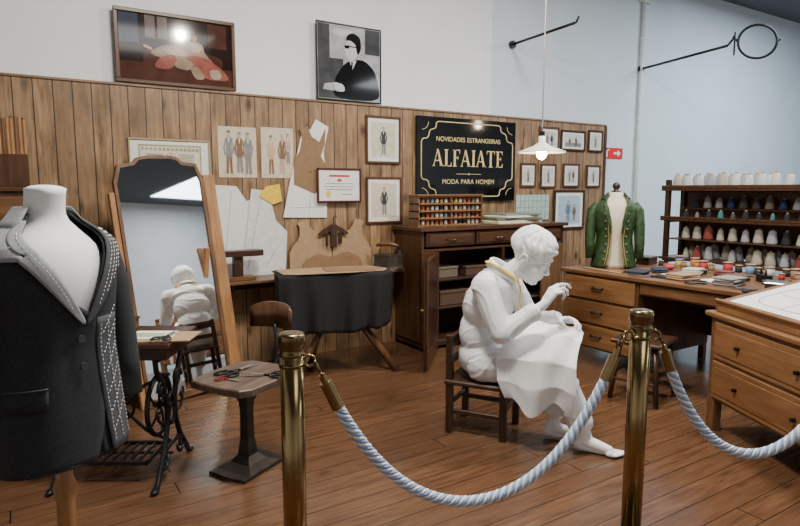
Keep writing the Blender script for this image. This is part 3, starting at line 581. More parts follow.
def garment(secs,mat,name,loc,rz,label,sleeve,lapmat,zt,zb,stitches=None,buttons=None,extra=None,lapw=18,lapmat2=None,collmat=None,off=.009,overlap=0,lapk=1.0,sleeve2=None):
    e=thing(name,loc,rz,label,'jacket');f,gp=make_surf(secs)
    zs=[secs[0][0]+(secs[-1][0]-secs[0][0])*i/40 for i in range(41)];N=72;rings=[]
    for z in zs:
        g=R(gp(z));ov=R(overlap*max(0,1-gp(z)/9)) if overlap else 0;row=[];a0=g;a1=2*pi-g+ov
        for j in range(N+1):
            t=j/N;lift=.007*max(0,(t-.93)/.07) if ov>0 else 0
            row.append(f(z,a0+(a1-a0)*t,.0025*math.sin(j*.6+z*7)*math.sin(pi*t)+lift))
        rings.append(row)
    b=MB();b.loft(rings,mat,closed=False);solid(b.obj('jacket_body',e),.006)
    for sg in(1,-1):
        sl=sleeve2 if (sg<0 and sleeve2) else sleeve
        pts=[V((p[0],sg*p[1],p[2])) for p in sl[0]];b=MB();b.tube(pts,sl[1],mat,n=20);b.obj('sleeve',e)
        rows=[];lw=lapw*(lapk if sg<0 else 1)
        for i in range(41):
            t=i/40;z=zb+(zt-zb)*t;g=gp(z)
            if t<.66: wd=lw*(t/.66)**.75+.4
            elif t<.70: wd=lw*(1-(t-.66)/.04*.55)
            elif t<.74: wd=lw*(.45+(t-.70)/.04*.4)
            else: wd=lw*(.85-.1*(t-.74)/.26)
            rows.append([f(z,sg*R(g-1.5+(wd+1.5)*k_/5),off) for k_ in range(6)])
        b=MB();b.loft(rows,(lapmat2 or lapmat) if sg<0 else lapmat,closed=False);solid(b.obj('lapel',e),.004,0)
    zc=secs[-1][0];b=MB();rows=[];g0=R(secs[-1][3])
    for j in range(25):
        a=g0+(2*pi-2*g0)*j/24;rows.append([f(zc,a,.0)+V((0,0,.016)),f(zc,a,.005)+V((0,0,.013)),f(zc-.02,a,.010),f(zc-.038,a,.010)])
    b.loft(rows,collmat or lapmat,closed=False);solid(b.obj('collar',e),.004,0)
    for z in (buttons or ()):
        p=f(z,-R(gp(z)+3),.010);q=f(z,-R(gp(z)+3),.016);MB().cyl(p,q,.011,ink,n=12).obj('button',e)
    for path in (stitches or ()):
        b=MB()
        for i in range(len(path)-1):
            z,a,o_=path[i];z2,a2,_=path[i+1];p=f(z,R(a),o_);q=f(z2,R(a2),o_);q=p+(q-p)*.62;b.tube([p,q],.0009,paper,n=5)
        so=b.obj('basting_stitch_line',e,label='line of white basting stitches');so['kind']='stuff'
    if extra: extra(e,f,gp)
    return e
tw=P('charcoal_tweed',(.017,.0185,.021),.92,var=.4,scale=190,bmp=.12,bd=.003);canv=P('grey_canvas',(.27,.28,.295),.9,var=.10,scale=120,bmp=.15,bd=.003);canvd=P('dark_canvas',(.050,.053,.060),.9,var=.2,scale=140,bmp=.12,bd=.003)
FX=(.06,2.02);FR=math.atan2(-.83,.55)
fs_=[(.78,.115,.155,0,0),(.95,.105,.14,0,0),(1.08,.115,.152,0,0),(1.2,.122,.160,0,0),(1.28,.10,.145,0,0),(1.335,.072,.095,0,-.01),(1.37,.056,.061,0,-.01),(1.42,.050,.053,0,0),(1.455,.052,.054,0,.005)]
e=thing('tailor_dress_form',(*FX,0),FR,'white dress form on a turned wooden stand','dress form')
f,_=make_surf(fs_,2.1);b=MB();b.loft([[f(z,2*pi*j/40) for j in range(40)] for z in [.78+(1.455-.78)*i/36 for i in range(37)]],formw);b.ell((.005,0,1.453),(.050,.052,.012),formw);b.obj('torso',e)
b=MB();b.lathe([(.05,.0),(.045,.02),(.03,.08)],worange,c=(0,0,.70));b.lathe([(.018,.12),(.026,.2),(.03,.35),(.026,.5),(.034,.55),(.024,.58),(.024,.72)],worange,n=16);b.obj('stand_pole',e)
for k_ in range(3):
    a=k_*2*pi/3+.9;MB().tube([(0.01*math.cos(a),.01*math.sin(a),.30),(.13*math.cos(a),.13*math.sin(a),.17),(.28*math.cos(a),.28*math.sin(a),.018)],[.022,.022,.018],worange,n=10).obj('leg',e)
js=[(.665,.150,.200,6,0),(.76,.144,.196,3,0),(.90,.134,.184,1,0),(1.0,.128,.176,1,0),(1.08,.132,.180,2,0),(1.16,.138,.188,12,0),(1.23,.134,.195,22,0),(1.29,.116,.197,32,-.005),(1.325,.095,.162,44,-.01),(1.36,.073,.100,54,-.012),(1.385,.062,.071,62,-.012)]
gp_=make_surf(js)[1];stp=[]
random.seed(21)
z_=[.70+.013*i for i in range(29)]
for a_ in (12,22,33): stp.append([(z,gp_(z)+a_+random.uniform(-.5,.5),.012) for z in z_])
for k_ in range(6): stp.append([(.73+.06*k_+.010*j,gp_(.8)+13+2.2*j,.012) for j in range(9)])
zl=[1.12+.011*i for i in range(21)]
for k_ in range(4): stp.append([(z,gp_(z)+3+5*k_+random.uniform(-.4,.4),.015) for z in zl[3*k_:]])
stp.append([(z,-(gp_(z)+4),.015) for z in zl])
stp.append([(1.30,-50-3*i,.014) for i in range(14)])
def pockets(e,f,gp):
    sg=-1;a0=34
    b=MB();rows=[]
    for z in (.905,.875,.85): rows.append([f(z,sg*R(a0+3.8*k_),.008) for k_ in range(12)])
    b.loft(rows,tw,closed=False);solid(b.obj('pocket_flap',e),.008)
    b=MB();b.tube([f(.908,sg*R(a0+3.8*k_),.009) for k_ in range(12)],.003,ink,n=6);b.obj('pocket_welt',e)
    b=MB();b.loft([[f(z,-R(gp(z)+12+6*k_),.008) for k_ in range(14)] for z in (1.262,1.275,1.29,1.305,1.32,1.34,1.36,1.375)],canv,closed=False);solid(b.obj('shoulder_canvas',e,label='light grey canvas shoulder piece'),.003,0)
    b=MB();b.loft([[f(z,R(gp(z)+8+(28-9*max(0,(.72-z)/.05))*k_/8),.007) for k_ in range(9)] for z in [.672+.0215*i for i in range(20)]],canvd,closed=False);solid(b.obj('front_canvas',e,label='grey canvas front panel'),.003,0)
slv=([(-.01,.150,1.285),(-.01,.188,1.25),(-.005,.212,1.15),(.005,.220,1.02),(.02,.222,.90),(.040,.216,.78)],[.035,.052,.056,.053,.048,.045])
slv2=([(-.02,.150,1.285),(-.03,.188,1.25),(-.05,.212,1.15),(-.07,.220,1.02),(-.08,.222,.90),(-.08,.216,.78)],[.035,.052,.056,.053,.048,.045])
garment(js,tw,'tailored_jacket',(*FX,0),FR,'unfinished charcoal tweed jacket with white basting stitches on the form',slv,canvd,1.365,1.07,stp,(1.03,.95),pockets,lapw=25,lapmat2=canv,collmat=canv,overlap=16,lapk=.75,sleeve2=slv2)
GX=(4.36,3.42);GR=math.atan2(-.71,-.70)
e=thing('bust_form',(*GX,.781),GR,'small bust form with turned wooden neck knob on the desk','dress form')
gf=[(.0,.11,.15,0,0),(.2,.10,.13,0,0),(.4,.12,.155,0,0),(.54,.10,.145,0,0),(.60,.06,.09,0,0),(.65,.045,.05,0,0)]
f,_=make_surf(gf,2.1);b=MB();b.loft([[f(.65*i/20,2*pi*j/32) for j in range(32)] for i in range(21)],cream);b.obj('torso',e);MB().lathe([(.045,.65),(.04,.66),(.018,.67),(.03,.69),(.034,.705),(.025,.725),(.01,.735)],wdark,n=18).obj('neck_knob',e)
green=P('green_velvet',(.018,.052,.011),.6,var=.6,scale=26)
gj=[(.01,.15,.19,20,0),(.12,.14,.17,15,0),(.25,.12,.150,13,0),(.4,.135,.17,14,0),(.52,.115,.178,20,0),(.58,.08,.125,36,0),(.63,.06,.07,50,0)]
oldgold=P('old_gold_trim',(.34,.27,.11),.5,.3)
def gtrim(e,f,gp):
    for sg in(1,-1):
        for o_ in (1,7): b=MB();b.tube([f(.02+.03*i,sg*R(gp(.02+.03*i)+o_),.005) for i in range(20)],.005,oldgold,n=6);b.obj('gold_trim',e)
        for i in range(7): p=f(.08+.065*i,sg*R(gp(.1)+13),.007);MB().ell(p,.007,oldgold,n=6).obj('button',e)
garment(gj,green,'green_jacket',(*GX,.781),GR,'ornate green velvet jacket with gold trim on the bust form',([(0,.15,.55),(0,.185,.49),(.01,.20,.36),(.03,.205,.22),(.05,.20,.08)],[.035,.05,.046,.042,.038]),green,.61,.30,extra=gtrim,lapw=14)
# ------------------------------------------------------------------ desk
e=thing('tailor_desk',(4.0,1.9,0),0,'long brown wooden desk with drawers and kneehole','desk')
DL=1.74;DD=1.0
MB().bx(-.03,DD+.02,-.03,DL+.03,.745,.78,wmidy,bev=.006).obj('desk_top',e)
b=MB()
for y0,y1 in((0,.28),(1.0,DL)):
    b.bx(.01,DD,y0,y1,.12,.745,wmidz)
    for x in(.01,DD-.06):
        for y in (y0,y1-.05): b.bx(x,x+.05,y,y+.05,0,.12,wmidz)
b.bx(.02,.04,.28,1.0,.64,.745,wmidy);b.bx(DD-.03,DD,.28,1.0,.2,.745,wcab);b.obj('body',e)
for y0,y1 in((.02,.26),(1.02,DL-.02)):
    for z0 in (.14,.34,.545):
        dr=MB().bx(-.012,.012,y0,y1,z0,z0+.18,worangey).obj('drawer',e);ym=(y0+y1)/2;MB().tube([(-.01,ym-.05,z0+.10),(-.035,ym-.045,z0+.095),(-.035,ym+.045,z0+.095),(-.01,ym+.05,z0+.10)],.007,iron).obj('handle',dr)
dr=MB().bx(-.0,.02,.3,.98,.655,.735,wmidy).obj('drawer',e)
e=thing('stool',(3.62,2.55,0),R(15),'brown wooden stool standing by the desk','stool')
MB().bx(-.18,.18,-.17,.17,.40,.43,wdarkx,bev=.008).obj('seat',e)
for x in(-1,1):
    for y in(-1,1): MB().tube([(x*.13,y*.12,.40),(x*.17,y*.16,0.003)],[.022,.017],wdark,n=4).obj('leg',e)
for s_ in(-1,1): MB().cyl((s_*.155,-.15,.15),(s_*.155,.15,.15),.011,wdark,n=8).obj('rung',e);MB().cyl((-.155,s_*.14,.2),(.155,s_*.14,.2),.011,wdark,n=8).obj('rung',e)
DZ=.781
random.seed(3)
for i in range(22):
    x=4.72+random.random()*.22;y=2.05+.055*i;spool(random.choice([0,1,2,3,3,4,6,7,7,8,9]),(x,y,DZ-.0005),'spool of coloured thread standing on the desk','spools on the desk',(1.3,1.6,2.1)[i%3])
fab=[(.03,.03,.035),(.35,.22,.13),(.25,.24,.23),(.02,.03,.06),(.12,.06,.04),(.5,.48,.43),(.06,.07,.05),(.2,.05,.04)]
fn=['black','tan','grey','navy','brown','cream','olive','maroon']
for i,(x,y,r_,w_,l_) in enumerate(((4.16,3.03,.3,.2,.16),(4.20,2.66,-.2,.2,.16),(4.22,2.32,.1,.2,.15),(4.42,3.00,.8,.16,.12),(4.48,2.42,-.5,.18,.13),(4.45,2.74,.3,.15,.12),(4.47,2.12,1.0,.16,.12),(4.62,2.58,.1,.10,.12))):
    b=MB()
    for k_ in range(2+i%3): b.box((random.uniform(-.01,.01),random.uniform(-.01,.01),.008+.014*k_),(w_,l_,.013),P('desk_fabric_%d'%i,fab[i],.9,scale=80),rz=random.uniform(-.12,.12),bev=.005)
    single(b,'folded_fabric',(x,y,DZ+.001),r_,'folded %s fabric pieces lying on the desk'%fn[i],'fabric','folded fabrics on the desk')
scissors((4.09,2.86,DZ),2.4,'tailor scissors lying on the desk',1.2);scissors((4.07,2.14,DZ),1.2,'tailor shears lying near the desk edge',1.2)
single(box1(.18,.12,.07,wdarkx),'wooden_box',(4.80,3.40,DZ),.2,'small dark wooden box on the desk','box')
single(box1(.16,.12,.06,ink,chrome),'tin_box',(4.25,2.02,DZ),.4,'small black tin box on the desk','box')
b=MB();b.tube([(.09*math.cos(t*pi/10),.06*math.sin(t*pi/10),.006+.0015*(t%5)) for t in range(20)],.006,ironb,closed=True);single(b,'coiled_cord',(4.08,2.48,DZ+.001),0,'coiled dark leather cord on the desk','cord')
sheet([(-.08,-.07),(.10,-.07),(.08,.06),(-.07,.07)],DZ+.0005,paper,'paper_pattern','small white paper pattern lying on the desk',(4.30,2.84),.3,th=.002)
sheet([(-.09,-.05),(.10,-.06),(.08,.06),(-.07,.05)],DZ+.0005,paper,'paper_pattern','small white paper note lying on the desk',(4.30,2.49),1.1,th=.002)
e=thing('flat_iron',(4.60,2.28,DZ),.8,'small black flat iron standing on the desk','iron')
MB().prismz([(x*.6,y*.6) for x,y in ib],0,.05,iron).obj('body',e);MB().tube([(-.05,0,.05),(-.05,0,.09),(.04,0,.09),(.04,0,.05)],.008,wdark).obj('handle',e)
e=thing('clothes_brush',(4.62,2.80,DZ),1.3,'wooden clothes brush with dark bristles on the desk','brush')
MB().bx(-.09,.09,-.025,.025,.022,.04,wdarkx,bev=.008).obj('handle',e);MB().bx(-.08,.08,-.02,.02,0,.022,ink,bev=.002).obj('bristles',e)
b=MB();b.bx(-.25,.25,-.015,.015,0,.006,wpale,bev=.001);single(b,'wooden_ruler',(4.08,3.28,DZ+.0005),1.4,'pale wooden ruler lying on the desk','ruler')
e=thing('pin_cushion',(4.62,3.06,DZ),0,'round red pin cushion on the desk','pin cushion');MB().lathe([(.03,0),(.05,.015),(.045,.035),(.0,.045)],redink,n=16).obj('cushion',e)
# ------------------------------------------------------------------ front right drawer table
ux=V((-.44,-.9,0)).normalized();rz2=math.atan2(ux.y,ux.x)
e=thing('pattern_table',(3.48,2.0,0),rz2,'brown wooden drawer table with slanted top','table')
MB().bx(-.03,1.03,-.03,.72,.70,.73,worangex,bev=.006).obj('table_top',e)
b=MB();b.bx(0,1.0,0.0,.70,.20,.70,wmid)
for x in(0,.94):
    for y in(0.0,.64): b.bx(x,x+.06,y,y+.06,0,.2,wmidz)
b.obj('body',e)
for z0,hh in((.22,.22),(.46,.215)):
    dr=MB().bx(.05,.95,-.015,.012,z0,z0+hh,worangex).bx(.08,.92,-.021,-.014,z0+.03,z0+hh-.03,worangex).obj('drawer',e)
    for x in (.28,.72): MB().cyl((x,-.02,z0+hh/2),(x,-.042,z0+hh/2),.011,iron).obj('knob',dr)
e2=thing('drawing_board',(3.48,2.0,.7305),rz2,'slanted wooden desk box holding drafted pattern sheets','drawing board')
Tt=Matrix.Translation((0,.02,0.035))@Matrix.Rotation(R(13),4,'X')
MB().bx(.0,.98,0,.62,0,.022,worangex,T=Tt).bx(.0,.98,-.005,.015,.02,.04,worangex,T=Tt).obj('board',e2)
b=MB()
for x in (.0,.96): b.add([(x+a,y,z) for a in (0,.02) for y,z in ((.02,0),(.61,0),(.61,.165),(.02,.035))],[[0,1,2,3],[4,7,6,5],[0,4,5,1],[1,5,6,2],[2,6,7,3],[3,7,4,0]],worangex)
b.bx(0,.98,.02,.04,0,.035,worangex).bx(0,.98,.59,.61,0,.16,worangex);b.obj('box_side',e2)
b=MB();b.bx(.06,.92,.05,.58,.0225,.0245,paper,bev=0,T=Tt)
sh=smoothp([(.14,.12),(.5,.10),(.62,.16),(.66,.38),(.52,.50),(.40,.42),(.28,.50),(.16,.42)],2)
for i in range(len(sh)): a_,c_=sh[i],sh[(i+1)%len(sh)];b.tube([(a_[0],a_[1],.0255),(c_[0],c_[1],.0255)],.0018,gink,n=4,T=Tt)
for a_,c_ in (((.40,.11),(.40,.42)),((.72,.1),(.84,.52)),((.2,.28),(.62,.28)),((.72,.1),(.88,.12)),((.84,.52),(.90,.5))): b.tube([(a_[0],a_[1],.0255),(c_[0],c_[1],.0255)],.0014,gink,n=4,T=Tt)
single(b,'pattern_sheet',(3.48,2.0,.7305),rz2,'large white drafted pattern sheet on the slanted board','sewing pattern')
# ------------------------------------------------------------------ yarn rack
e=thing('yarn_rack',(5.95,2.2,0),0,'dark wooden rack with three shelves of yarn cones','rack')
for y in (0,1.78): MB().bx(0,.05,y,y+.05,0,1.56,wdark).bx(.28,.33,y,y+.05,0,1.56,wdark).bx(.05,.28,y+.005,y+.045,.66,.70,wdark).bx(.05,.28,y+.005,y+.045,1.10,1.13,wdark).obj('upright',e)
for z in(.70,1.12,1.44): MB().bx(-.01,.34,-.04,1.87,z,z+.025,wcabx).obj('shelf',e)
MB().bx(.20,.34,.05,1.78,1.24,1.26,wcabx).obj('shelf',e);MB().bx(.0,.34,.05,1.78,.92,.935,wcabx).obj('shelf',e)
MB().bx(-.012,.0,-.04,1.87,1.465,1.50,wcabx).obj('rail',e);MB().bx(-.012,.0,-.04,1.87,1.145,1.17,wcabx).obj('rail',e);MB().bx(.315,.33,.05,1.78,.74,1.44,wcabx).obj('back_board',e)
ypal=[(.66,.66,.65),(.50,.45,.36),(.02,.02,.025),(.03,.05,.14),(.44,.41,.33),(.08,.07,.07),(.38,.39,.42),(.22,.19,.16),(.05,.20,.23),(.25,.05,.04)]
ym_=[P('yarn_%d'%i,c_,.85,scale=150,bmp=.4) for i,c_ in enumerate(ypal)];cm=[]
for i,m_ in enumerate(ym_):
    q=MB();q.lathe([(.048,0),(.054,.006),(.055,.02),(.036,.13),(.030,.14),(.018,.142)],m_,n=16);q.lathe([(.018,.14),(.014,.162),(.010,.162)],wpale,n=12);cm.append(q.mesh('yarn_cone'))
random.seed(5)
cn=['white','beige','black','navy','cream','dark grey','pale grey','brown','teal','dark red']
for z,choices,s,xx in((1.4655,[0,0,0,6,1,6,0],1.0,6.04),(1.4655,[0,6,1],1.0,6.17),(1.1455,[2,5,2,3,5,7,8,2],.62,6.03),(1.2605,[2,7,5,4,6,3],.80,6.205),(.9355,[7,5,1,2,6,4,3,9],.88,6.05),(.7255,[1,4,6,7,6,4,2,9,8],.95,6.05),(.7255,[1,4,6],1.0,6.18)):
    y=2.31
    while y<3.96:
        if random.random()<.06: y+=.12;continue
        if y>3.90 and z<1.4: break
        i=random.choice(choices);k_=s*(random.uniform(.92,1.04) if z>1.4 else random.uniform(.72,1.08))
        o=bpy.data.objects.new('yarn_cone',cm[i]);col.objects.link(o);o.location=(xx,y,z);o.scale=(k_*random.uniform(.85,1.02),)*2+(k_,);tag(o,cn[i]+' cone of yarn standing on the rack shelf','yarn cone','yarn cones on the rack')
        y+=.126
# ------------------------------------------------------------------ pendant lamps
bulb=P('bulb_glow',(1,.9,.7),.3,emit=(1,.74,.40),es=45);enamel=P('white_enamel_shade',(.75,.74,.70),.35)
e=thing('pendant_lamp',(2.92,2.89,0),0,'white enamel pendant lamp with lit bulb on a long cord','lamp')
cordm=P('cord',(.75,.73,.66),.6)
MB().tube([(0,0,1.80),(0,0,4.05)],.0045,cordm,n=6).obj('cord',e)
MB().lathe([(.03,4.02),(.05,4.05)],enamel).obj('ceiling_rose',e)
b=MB();b.lathe([(.022,1.80),(.024,1.76),(.045,1.745),(.06,1.735),(.155,1.70),(.158,1.692),(.150,1.694),(.055,1.728),(.02,1.735),(.015,1.75)],enamel,n=36);b.obj('lamp_shade',e)
MB().cyl((0,0,1.755),(0,0,1.83),.018,blackmet).obj('socket',e);MB().ell((0,0,1.688),(.034,.034,.040),bulb).obj('bulb',e)
e=thing('pendant_lamp',(6.0,2.3,0),0,'unseen white pendant lamp added for a glint on the sign','lamp')  # out of view, added so its bulb reflects in the shop sign
MB().tube([(0,0,2.62),(0,0,4.05)],.0045,cordm,n=6).obj('cord',e);MB().ell((0,0,2.49),.045,bulb).obj('bulb',e);MB().lathe([(.02,2.62),(.05,2.60),(.16,2.55),(.15,2.55),(.03,2.59)],enamel).obj('lamp_shade',e)
# ------------------------------------------------------------------ stanchions and ropes
ropeA=P('rope_white',(.72,.74,.78),.8,var=.06,scale=150,bmp=.3);ropeB=P('rope_blue',(.26,.35,.55),.8,var=.06,scale=150,bmp=.3)
def post(loc,rings):
    e=thing('stanchion_post',(*loc,0),0,'polished brass stanchion post holding twisted rope','stanchion','brass stanchions')
    MB().lathe([(.17,0),(.17,.012),(.15,.025),(.05,.045),(.039,.05)],brass,n=36).obj('base',e);MB().lathe([(.038,.045),(.038,.985)],brass,n=32).obj('pole',e)
    MB().lathe([(.038,.89),(.041,.893),(.041,.90),(.039,.905)],brass_d,n=32).lathe([(.038,.925),(.0425,.93),(.0425,.937),(.039,.94),(.039,.955),(.0445,.96),(.0445,.99),(.042,.998),(.03,1.002),(.002,1.004)],brass_d,n=32).obj('cap',e)
    for a in rings:
        T=Matrix.Rotation(a,4,'Z');MB().tube([V((.038+.018-.018*math.cos(t*pi/6),0,.905+.018*math.sin(t*pi/6))) for t in range(12)],.005,brass,n=6,closed=True,T=T).obj('ring',e)
P1=V((.70,1.76,0));P2=V((1.96,1.40,0));P3=V((2.68,.90,0))
aa=lambda a,b:math.atan2((b-a).y,(b-a).x)
post((P1.x,P1.y),[aa(P1,P2)]);post((P2.x,P2.y),[aa(P2,P1),aa(P2,P3)]);post((P3.x,P3.y),[aa(P3,P2)])
def rope(A,B,sag):
    d=(B-A);d.z=0;d.normalize();a=A+d*.075+V((0,0,.90));b=B-d*.075+V((0,0,.90))
    def C(t):
        p=a.lerp(b,t);s=2*t-1;p.z-=sag*(1-(.75*s*s+.25*s**4));return p
    N=420;pts=[C(.045+.91*i/N) for i in range(N+1)];side=d.cross(V((0,0,1)))
    e=thing('barrier_rope',a.lerp(b,.5),0,'thick twisted pale blue and white barrier rope','rope','barrier ropes');o=e.location
    L_=0;acc=[0]
    for i in range(N): L_+=(pts[i+1]-pts[i]).length;acc.append(L_)
    NS=6
    for k_ in range(NS):
        sp=[]
        for i,p in enumerate(pts):
            tg=(pts[min(i+1,N)]-pts[max(i-1,0)]).normalized();nn=side.cross(tg).normalized();ph=k_*2*pi/NS+acc[i]/.095*2*pi
            sp.append(p+side*(.0125*math.cos(ph))+nn*(.0125*math.sin(ph))-o)
        MB().tube(sp,.0072,ropeA if k_%2 else ropeB,n=6).obj('strand',e)
    MB().tube([p-o for p in pts],.009,ropeA,n=6).obj('core',e)
    for t0,t1 in((0.0,.05),(1.0,.95)):
        p=C(t0)-o;q=C(t1)-o;dd_=(q-p);MB().cyl(p+dd_*.55,q+dd_*.25,.0215,brass,n=20).cyl(p+dd_*.35,p+dd_*.6,.012,brass).tube([p+dd_*.4,p+dd_*.15+side*.012,p-dd_*.1,p+dd_*.1-side*.012,p+dd_*.3],.005,brass_d,n=6).obj('hook',e)
rope(P1,P2,.56);rope(P2,P3,.46)
# ------------------------------------------------------------------ seated statue
SL=(2.35,2.68);SR=math.atan2(-.841,.541)
e=thing('low_chair',(*SL,0),SR,'low dark wooden chair under the white statue','chair')
MB().bx(-.25,.14,-.18,.18,.30,.33,wdarkx,bev=.008).obj('seat',e)
for x in(-.22,.11):
    for y in(-.15,.15): MB().bx(x-.02,x+.02,y-.02,y+.02,0,.60 if x<0 else .30,wdark).obj('leg',e)
b=MB();b.bx(-.235,-.205,-.13,.13,.52,.59,wdark);b.bx(-.232,-.208,-.13,.13,.42,.46,wdark);b.obj('backrest',e)
for y in(-.15,.15): MB().bx(-.2,.09,y-.01,y+.01,.12,.15,wdark).obj('rung',e)
for x in(-.22,.11): MB().bx(x-.01,x+.01,-.13,.13,.16,.19,wdark).obj('rung',e)
st=thing('seated_statue',(*SL,0),SR,'white plaster statue of a seated tailor sewing a white cloth','statue')
b=MB();c=plaster
def cp(p0,p1,r0,r1=None): b.cap(p0,p1,r0,c,r1)
HC=V((.225,0,1.065));HM=Matrix.Rotation(R(30),3,'Y')
HM=Matrix.Rotation(R(-14),3,'Z')@HM
s=1.14
def H(x,y,z): return HC+HM@(V((x,y,z))*s)
b.ell((-.05,0,.44),(.12,.16,.11),c);b.ell((-.07,0,.58),(.105,.14,.13),c);b.ell((-.03,0,.76),(.12,.16,.16),c,Matrix.Rotation(R(12),3,'Y'));b.ell((.01,0,.90),(.10,.17,.09),c,Matrix.Rotation(R(15),3,'Y'))
cp((.05,0,.93),(.16,0,1.02),.062,.058)
b.ell(H(-.012,0,.022),(.098*s,.077*s,.095*s),c,HM)
b.ell(H(.022,0,-.035),(.072*s,.064*s,.085*s),c,HM)
b.ell(H(.050,0,-.092),(.034*s,.034*s,.026*s),c,HM)
b.ell(H(.070,0,-.103),(.016*s,.018*s,.014*s),c,HM)
b.tube([H(-.015,y_,z_) for y_,z_ in ((-.066,-.03),(-.060,-.075))]+[H(.045,-.028,-.10),H(.06,0,-.108),H(.045,.028,-.10)]+[H(-.015,y_,z_) for y_,z_ in ((.060,-.075),(.066,-.03))],.020*s,c)
b.tube([H(.085,0,.018),H(.098,0,-.008),H(.110,0,-.026),H(.100,0,-.036)],[.006*s,.008*s,.0115*s,.009*s],c)
for y in(-1,1):
    b.ell(H(.096,y*.012,-.032),(.010*s,.007*s,.007*s),c,HM)
    b.tube([H(.084,y*.014,.026),H(.083,y*.032,.034),H(.070,y*.055,.026)],[.007*s,.009*s,.007*s],c)
    b.ell(H(.076,y*.031,.006),(.012*s,.015*s,.008*s),c,HM)
    b.ell(H(.062,y*.040,-.030),(.024*s,.020*s,.024*s),c,HM)
    b.tube([H(-.005+.022*math.cos(t*.6),y*(.084+.006*math.sin(t*.6)),-.012+.034*math.sin(t*.6)) for t in range(9)],.006*s,c);b.ell(H(-.008,y*.078,-.014),(.016*s,.008*s,.030*s),c,HM)
b.tube([H(.083,-.022,-.064),H(.092,-.008,-.0605),H(.092,.008,-.0605),H(.083,.022,-.064)],[.003*s,.006*s,.006*s,.003*s],c)
b.tube([H(.081,-.020,-.070),H(.088,0,-.0745),H(.081,.020,-.070)],[.003*s,.0075*s,.003*s],c)
def hand(w,d,n,th,curls,thc=.6,k=1.12):
    w=V(w);d=V(d).normalized();n=V(n);n=(n-d*n.dot(d)).normalized();th=V(th);th=(th-d*th.dot(d)-n*th.dot(n)).normalized()
    tips=[]
    for i in range(4):
        o=(.031-.0205*i)*k;base=w+d*((.086-.004*abs(i-1))*k)+th*o;b.cap(w+d*.012+th*(o*.6),base,.013*k,c,.0115*k)
        L_=(.044,.049,.045,.035)[i]*k;cu=curls[i];p=base;a=0;fan=th*(.10*(1.5-i))
        for k_,l in enumerate((L_,L_*.68,L_*.55)):
            a+=cu*(.9 if k_==0 else 1.1);q=p+((d+fan*.6)*math.cos(a)+n*math.sin(a)).normalized()*l;b.cap(p,q,(.0098-.001*k_),c,(.0090-.001*k_),n=8);p=q
        tips.append(p)
    b.ell(w+d*.05*k,(.02,.02,.02),c)
    p=w+d*.025*k+th*.022*k;q=p+(d*.5+th*.7+n*.5).normalized()*.042*k;b.cap(p,q,.0145*k,c,.011*k)
    if thc<0:
        t=tips[0]-d*.004;m=q.lerp(t,.52)+th*.008;b.cap(q,m,.0108,c,.0098);b.cap(m,t,.0096,c,.0082)
    else:
        q2=q+(d*.8+th*.15+n*thc).normalized()*.036;b.cap(q,q2,.0108,c,.0097);q3=q2+(d*.8-th*.2+n*thc).normalized()*.026;b.cap(q2,q3,.0095,c,.008)
    return tips
RS,RE,RW=(.0,-.195,.91),(.12,-.255,.665),(.325,-.15,.825)
LS,LE,LW=(.02,.195,.91),(.17,.24,.65),(.37,.12,.69)
cp(RS,RE,.05,.04);cp(RE,RW,.038,.026);cp(LS,LE,.05,.04);cp(LE,LW,.038,.026)
tp=hand(RW,(.50,.22,.84),(.60,.60,-.5),(-.55,.55,.55),(.62,.55,.75,.95),-1);hand(LW,(.8,-.45,.15),(.1,-.5,-.8),(-.1,-.2,.8),(.5,.6,.65,.7))
RH,RK,RA=(-.03,-.10,.43),(.40,-.11,.47),(.56,-.09,.10)
LH,LK,LA=(-.03,.10,.43),(.37,.09,.49),(.37,.02,.105)
cp(RH,RK,.085,.058);cp(RK,RA,.055,.036);cp(LH,LK,.085,.058);cp(LK,LA,.055,.036)
def foot(A,yaw):
    A=V(A);d=V((math.cos(yaw),math.sin(yaw),0));sd=V((-d.y,d.x,0))
    cp(A-d*.03+V((0,0,-.06)),A+V((0,0,-.0)),.034,.036);b.cap(A+V((0,0,-.035)),A+d*.13+V((0,0,-.068)),.036,c,.026);b.cap(A-d*.035+V((0,0,-.068)),A+d*.14+V((0,0,-.075)),.028,c,.022);b.cap(A+d*.1+sd*.02+V((0,0,-.078)),A+d*.14-sd*.02+V((0,0,-.08)),.02,c,.018)
    for k_ in range(5):
        o=(.034,.016,.001,-.013,-.026)[k_];l=(.075,.07,.06,.05,.038)[k_];p=A+d*.13+sd*o+V((0,0,-.083));b.cap(p,p+d*l,.0115 if k_ else .015,c,.0095 if k_ else .0135,n=8)
foot(RA,-.02);foot(LA,.15)
blend(b,'body',plaster,.0048,2,parent=st)
MB().tube([tp[0]+V((.0,.0,-.02)),tp[0]+V((.03,.0,.04))],.0012,chrome,n=5).obj('needle',st)
b=MB();b.ell(H(-.020,0,.040),(.108*s,.090*s,.096*s),c,HM)
random.seed(4)
def hs(ph,az,r=1.0):
    dr_=V((math.cos(az)*math.sin(ph),math.sin(az)*math.sin(ph),math.cos(ph)));return H(-.020+.110*r*dr_.x,.092*r*dr_.y,.040+.100*r*dr_.z)
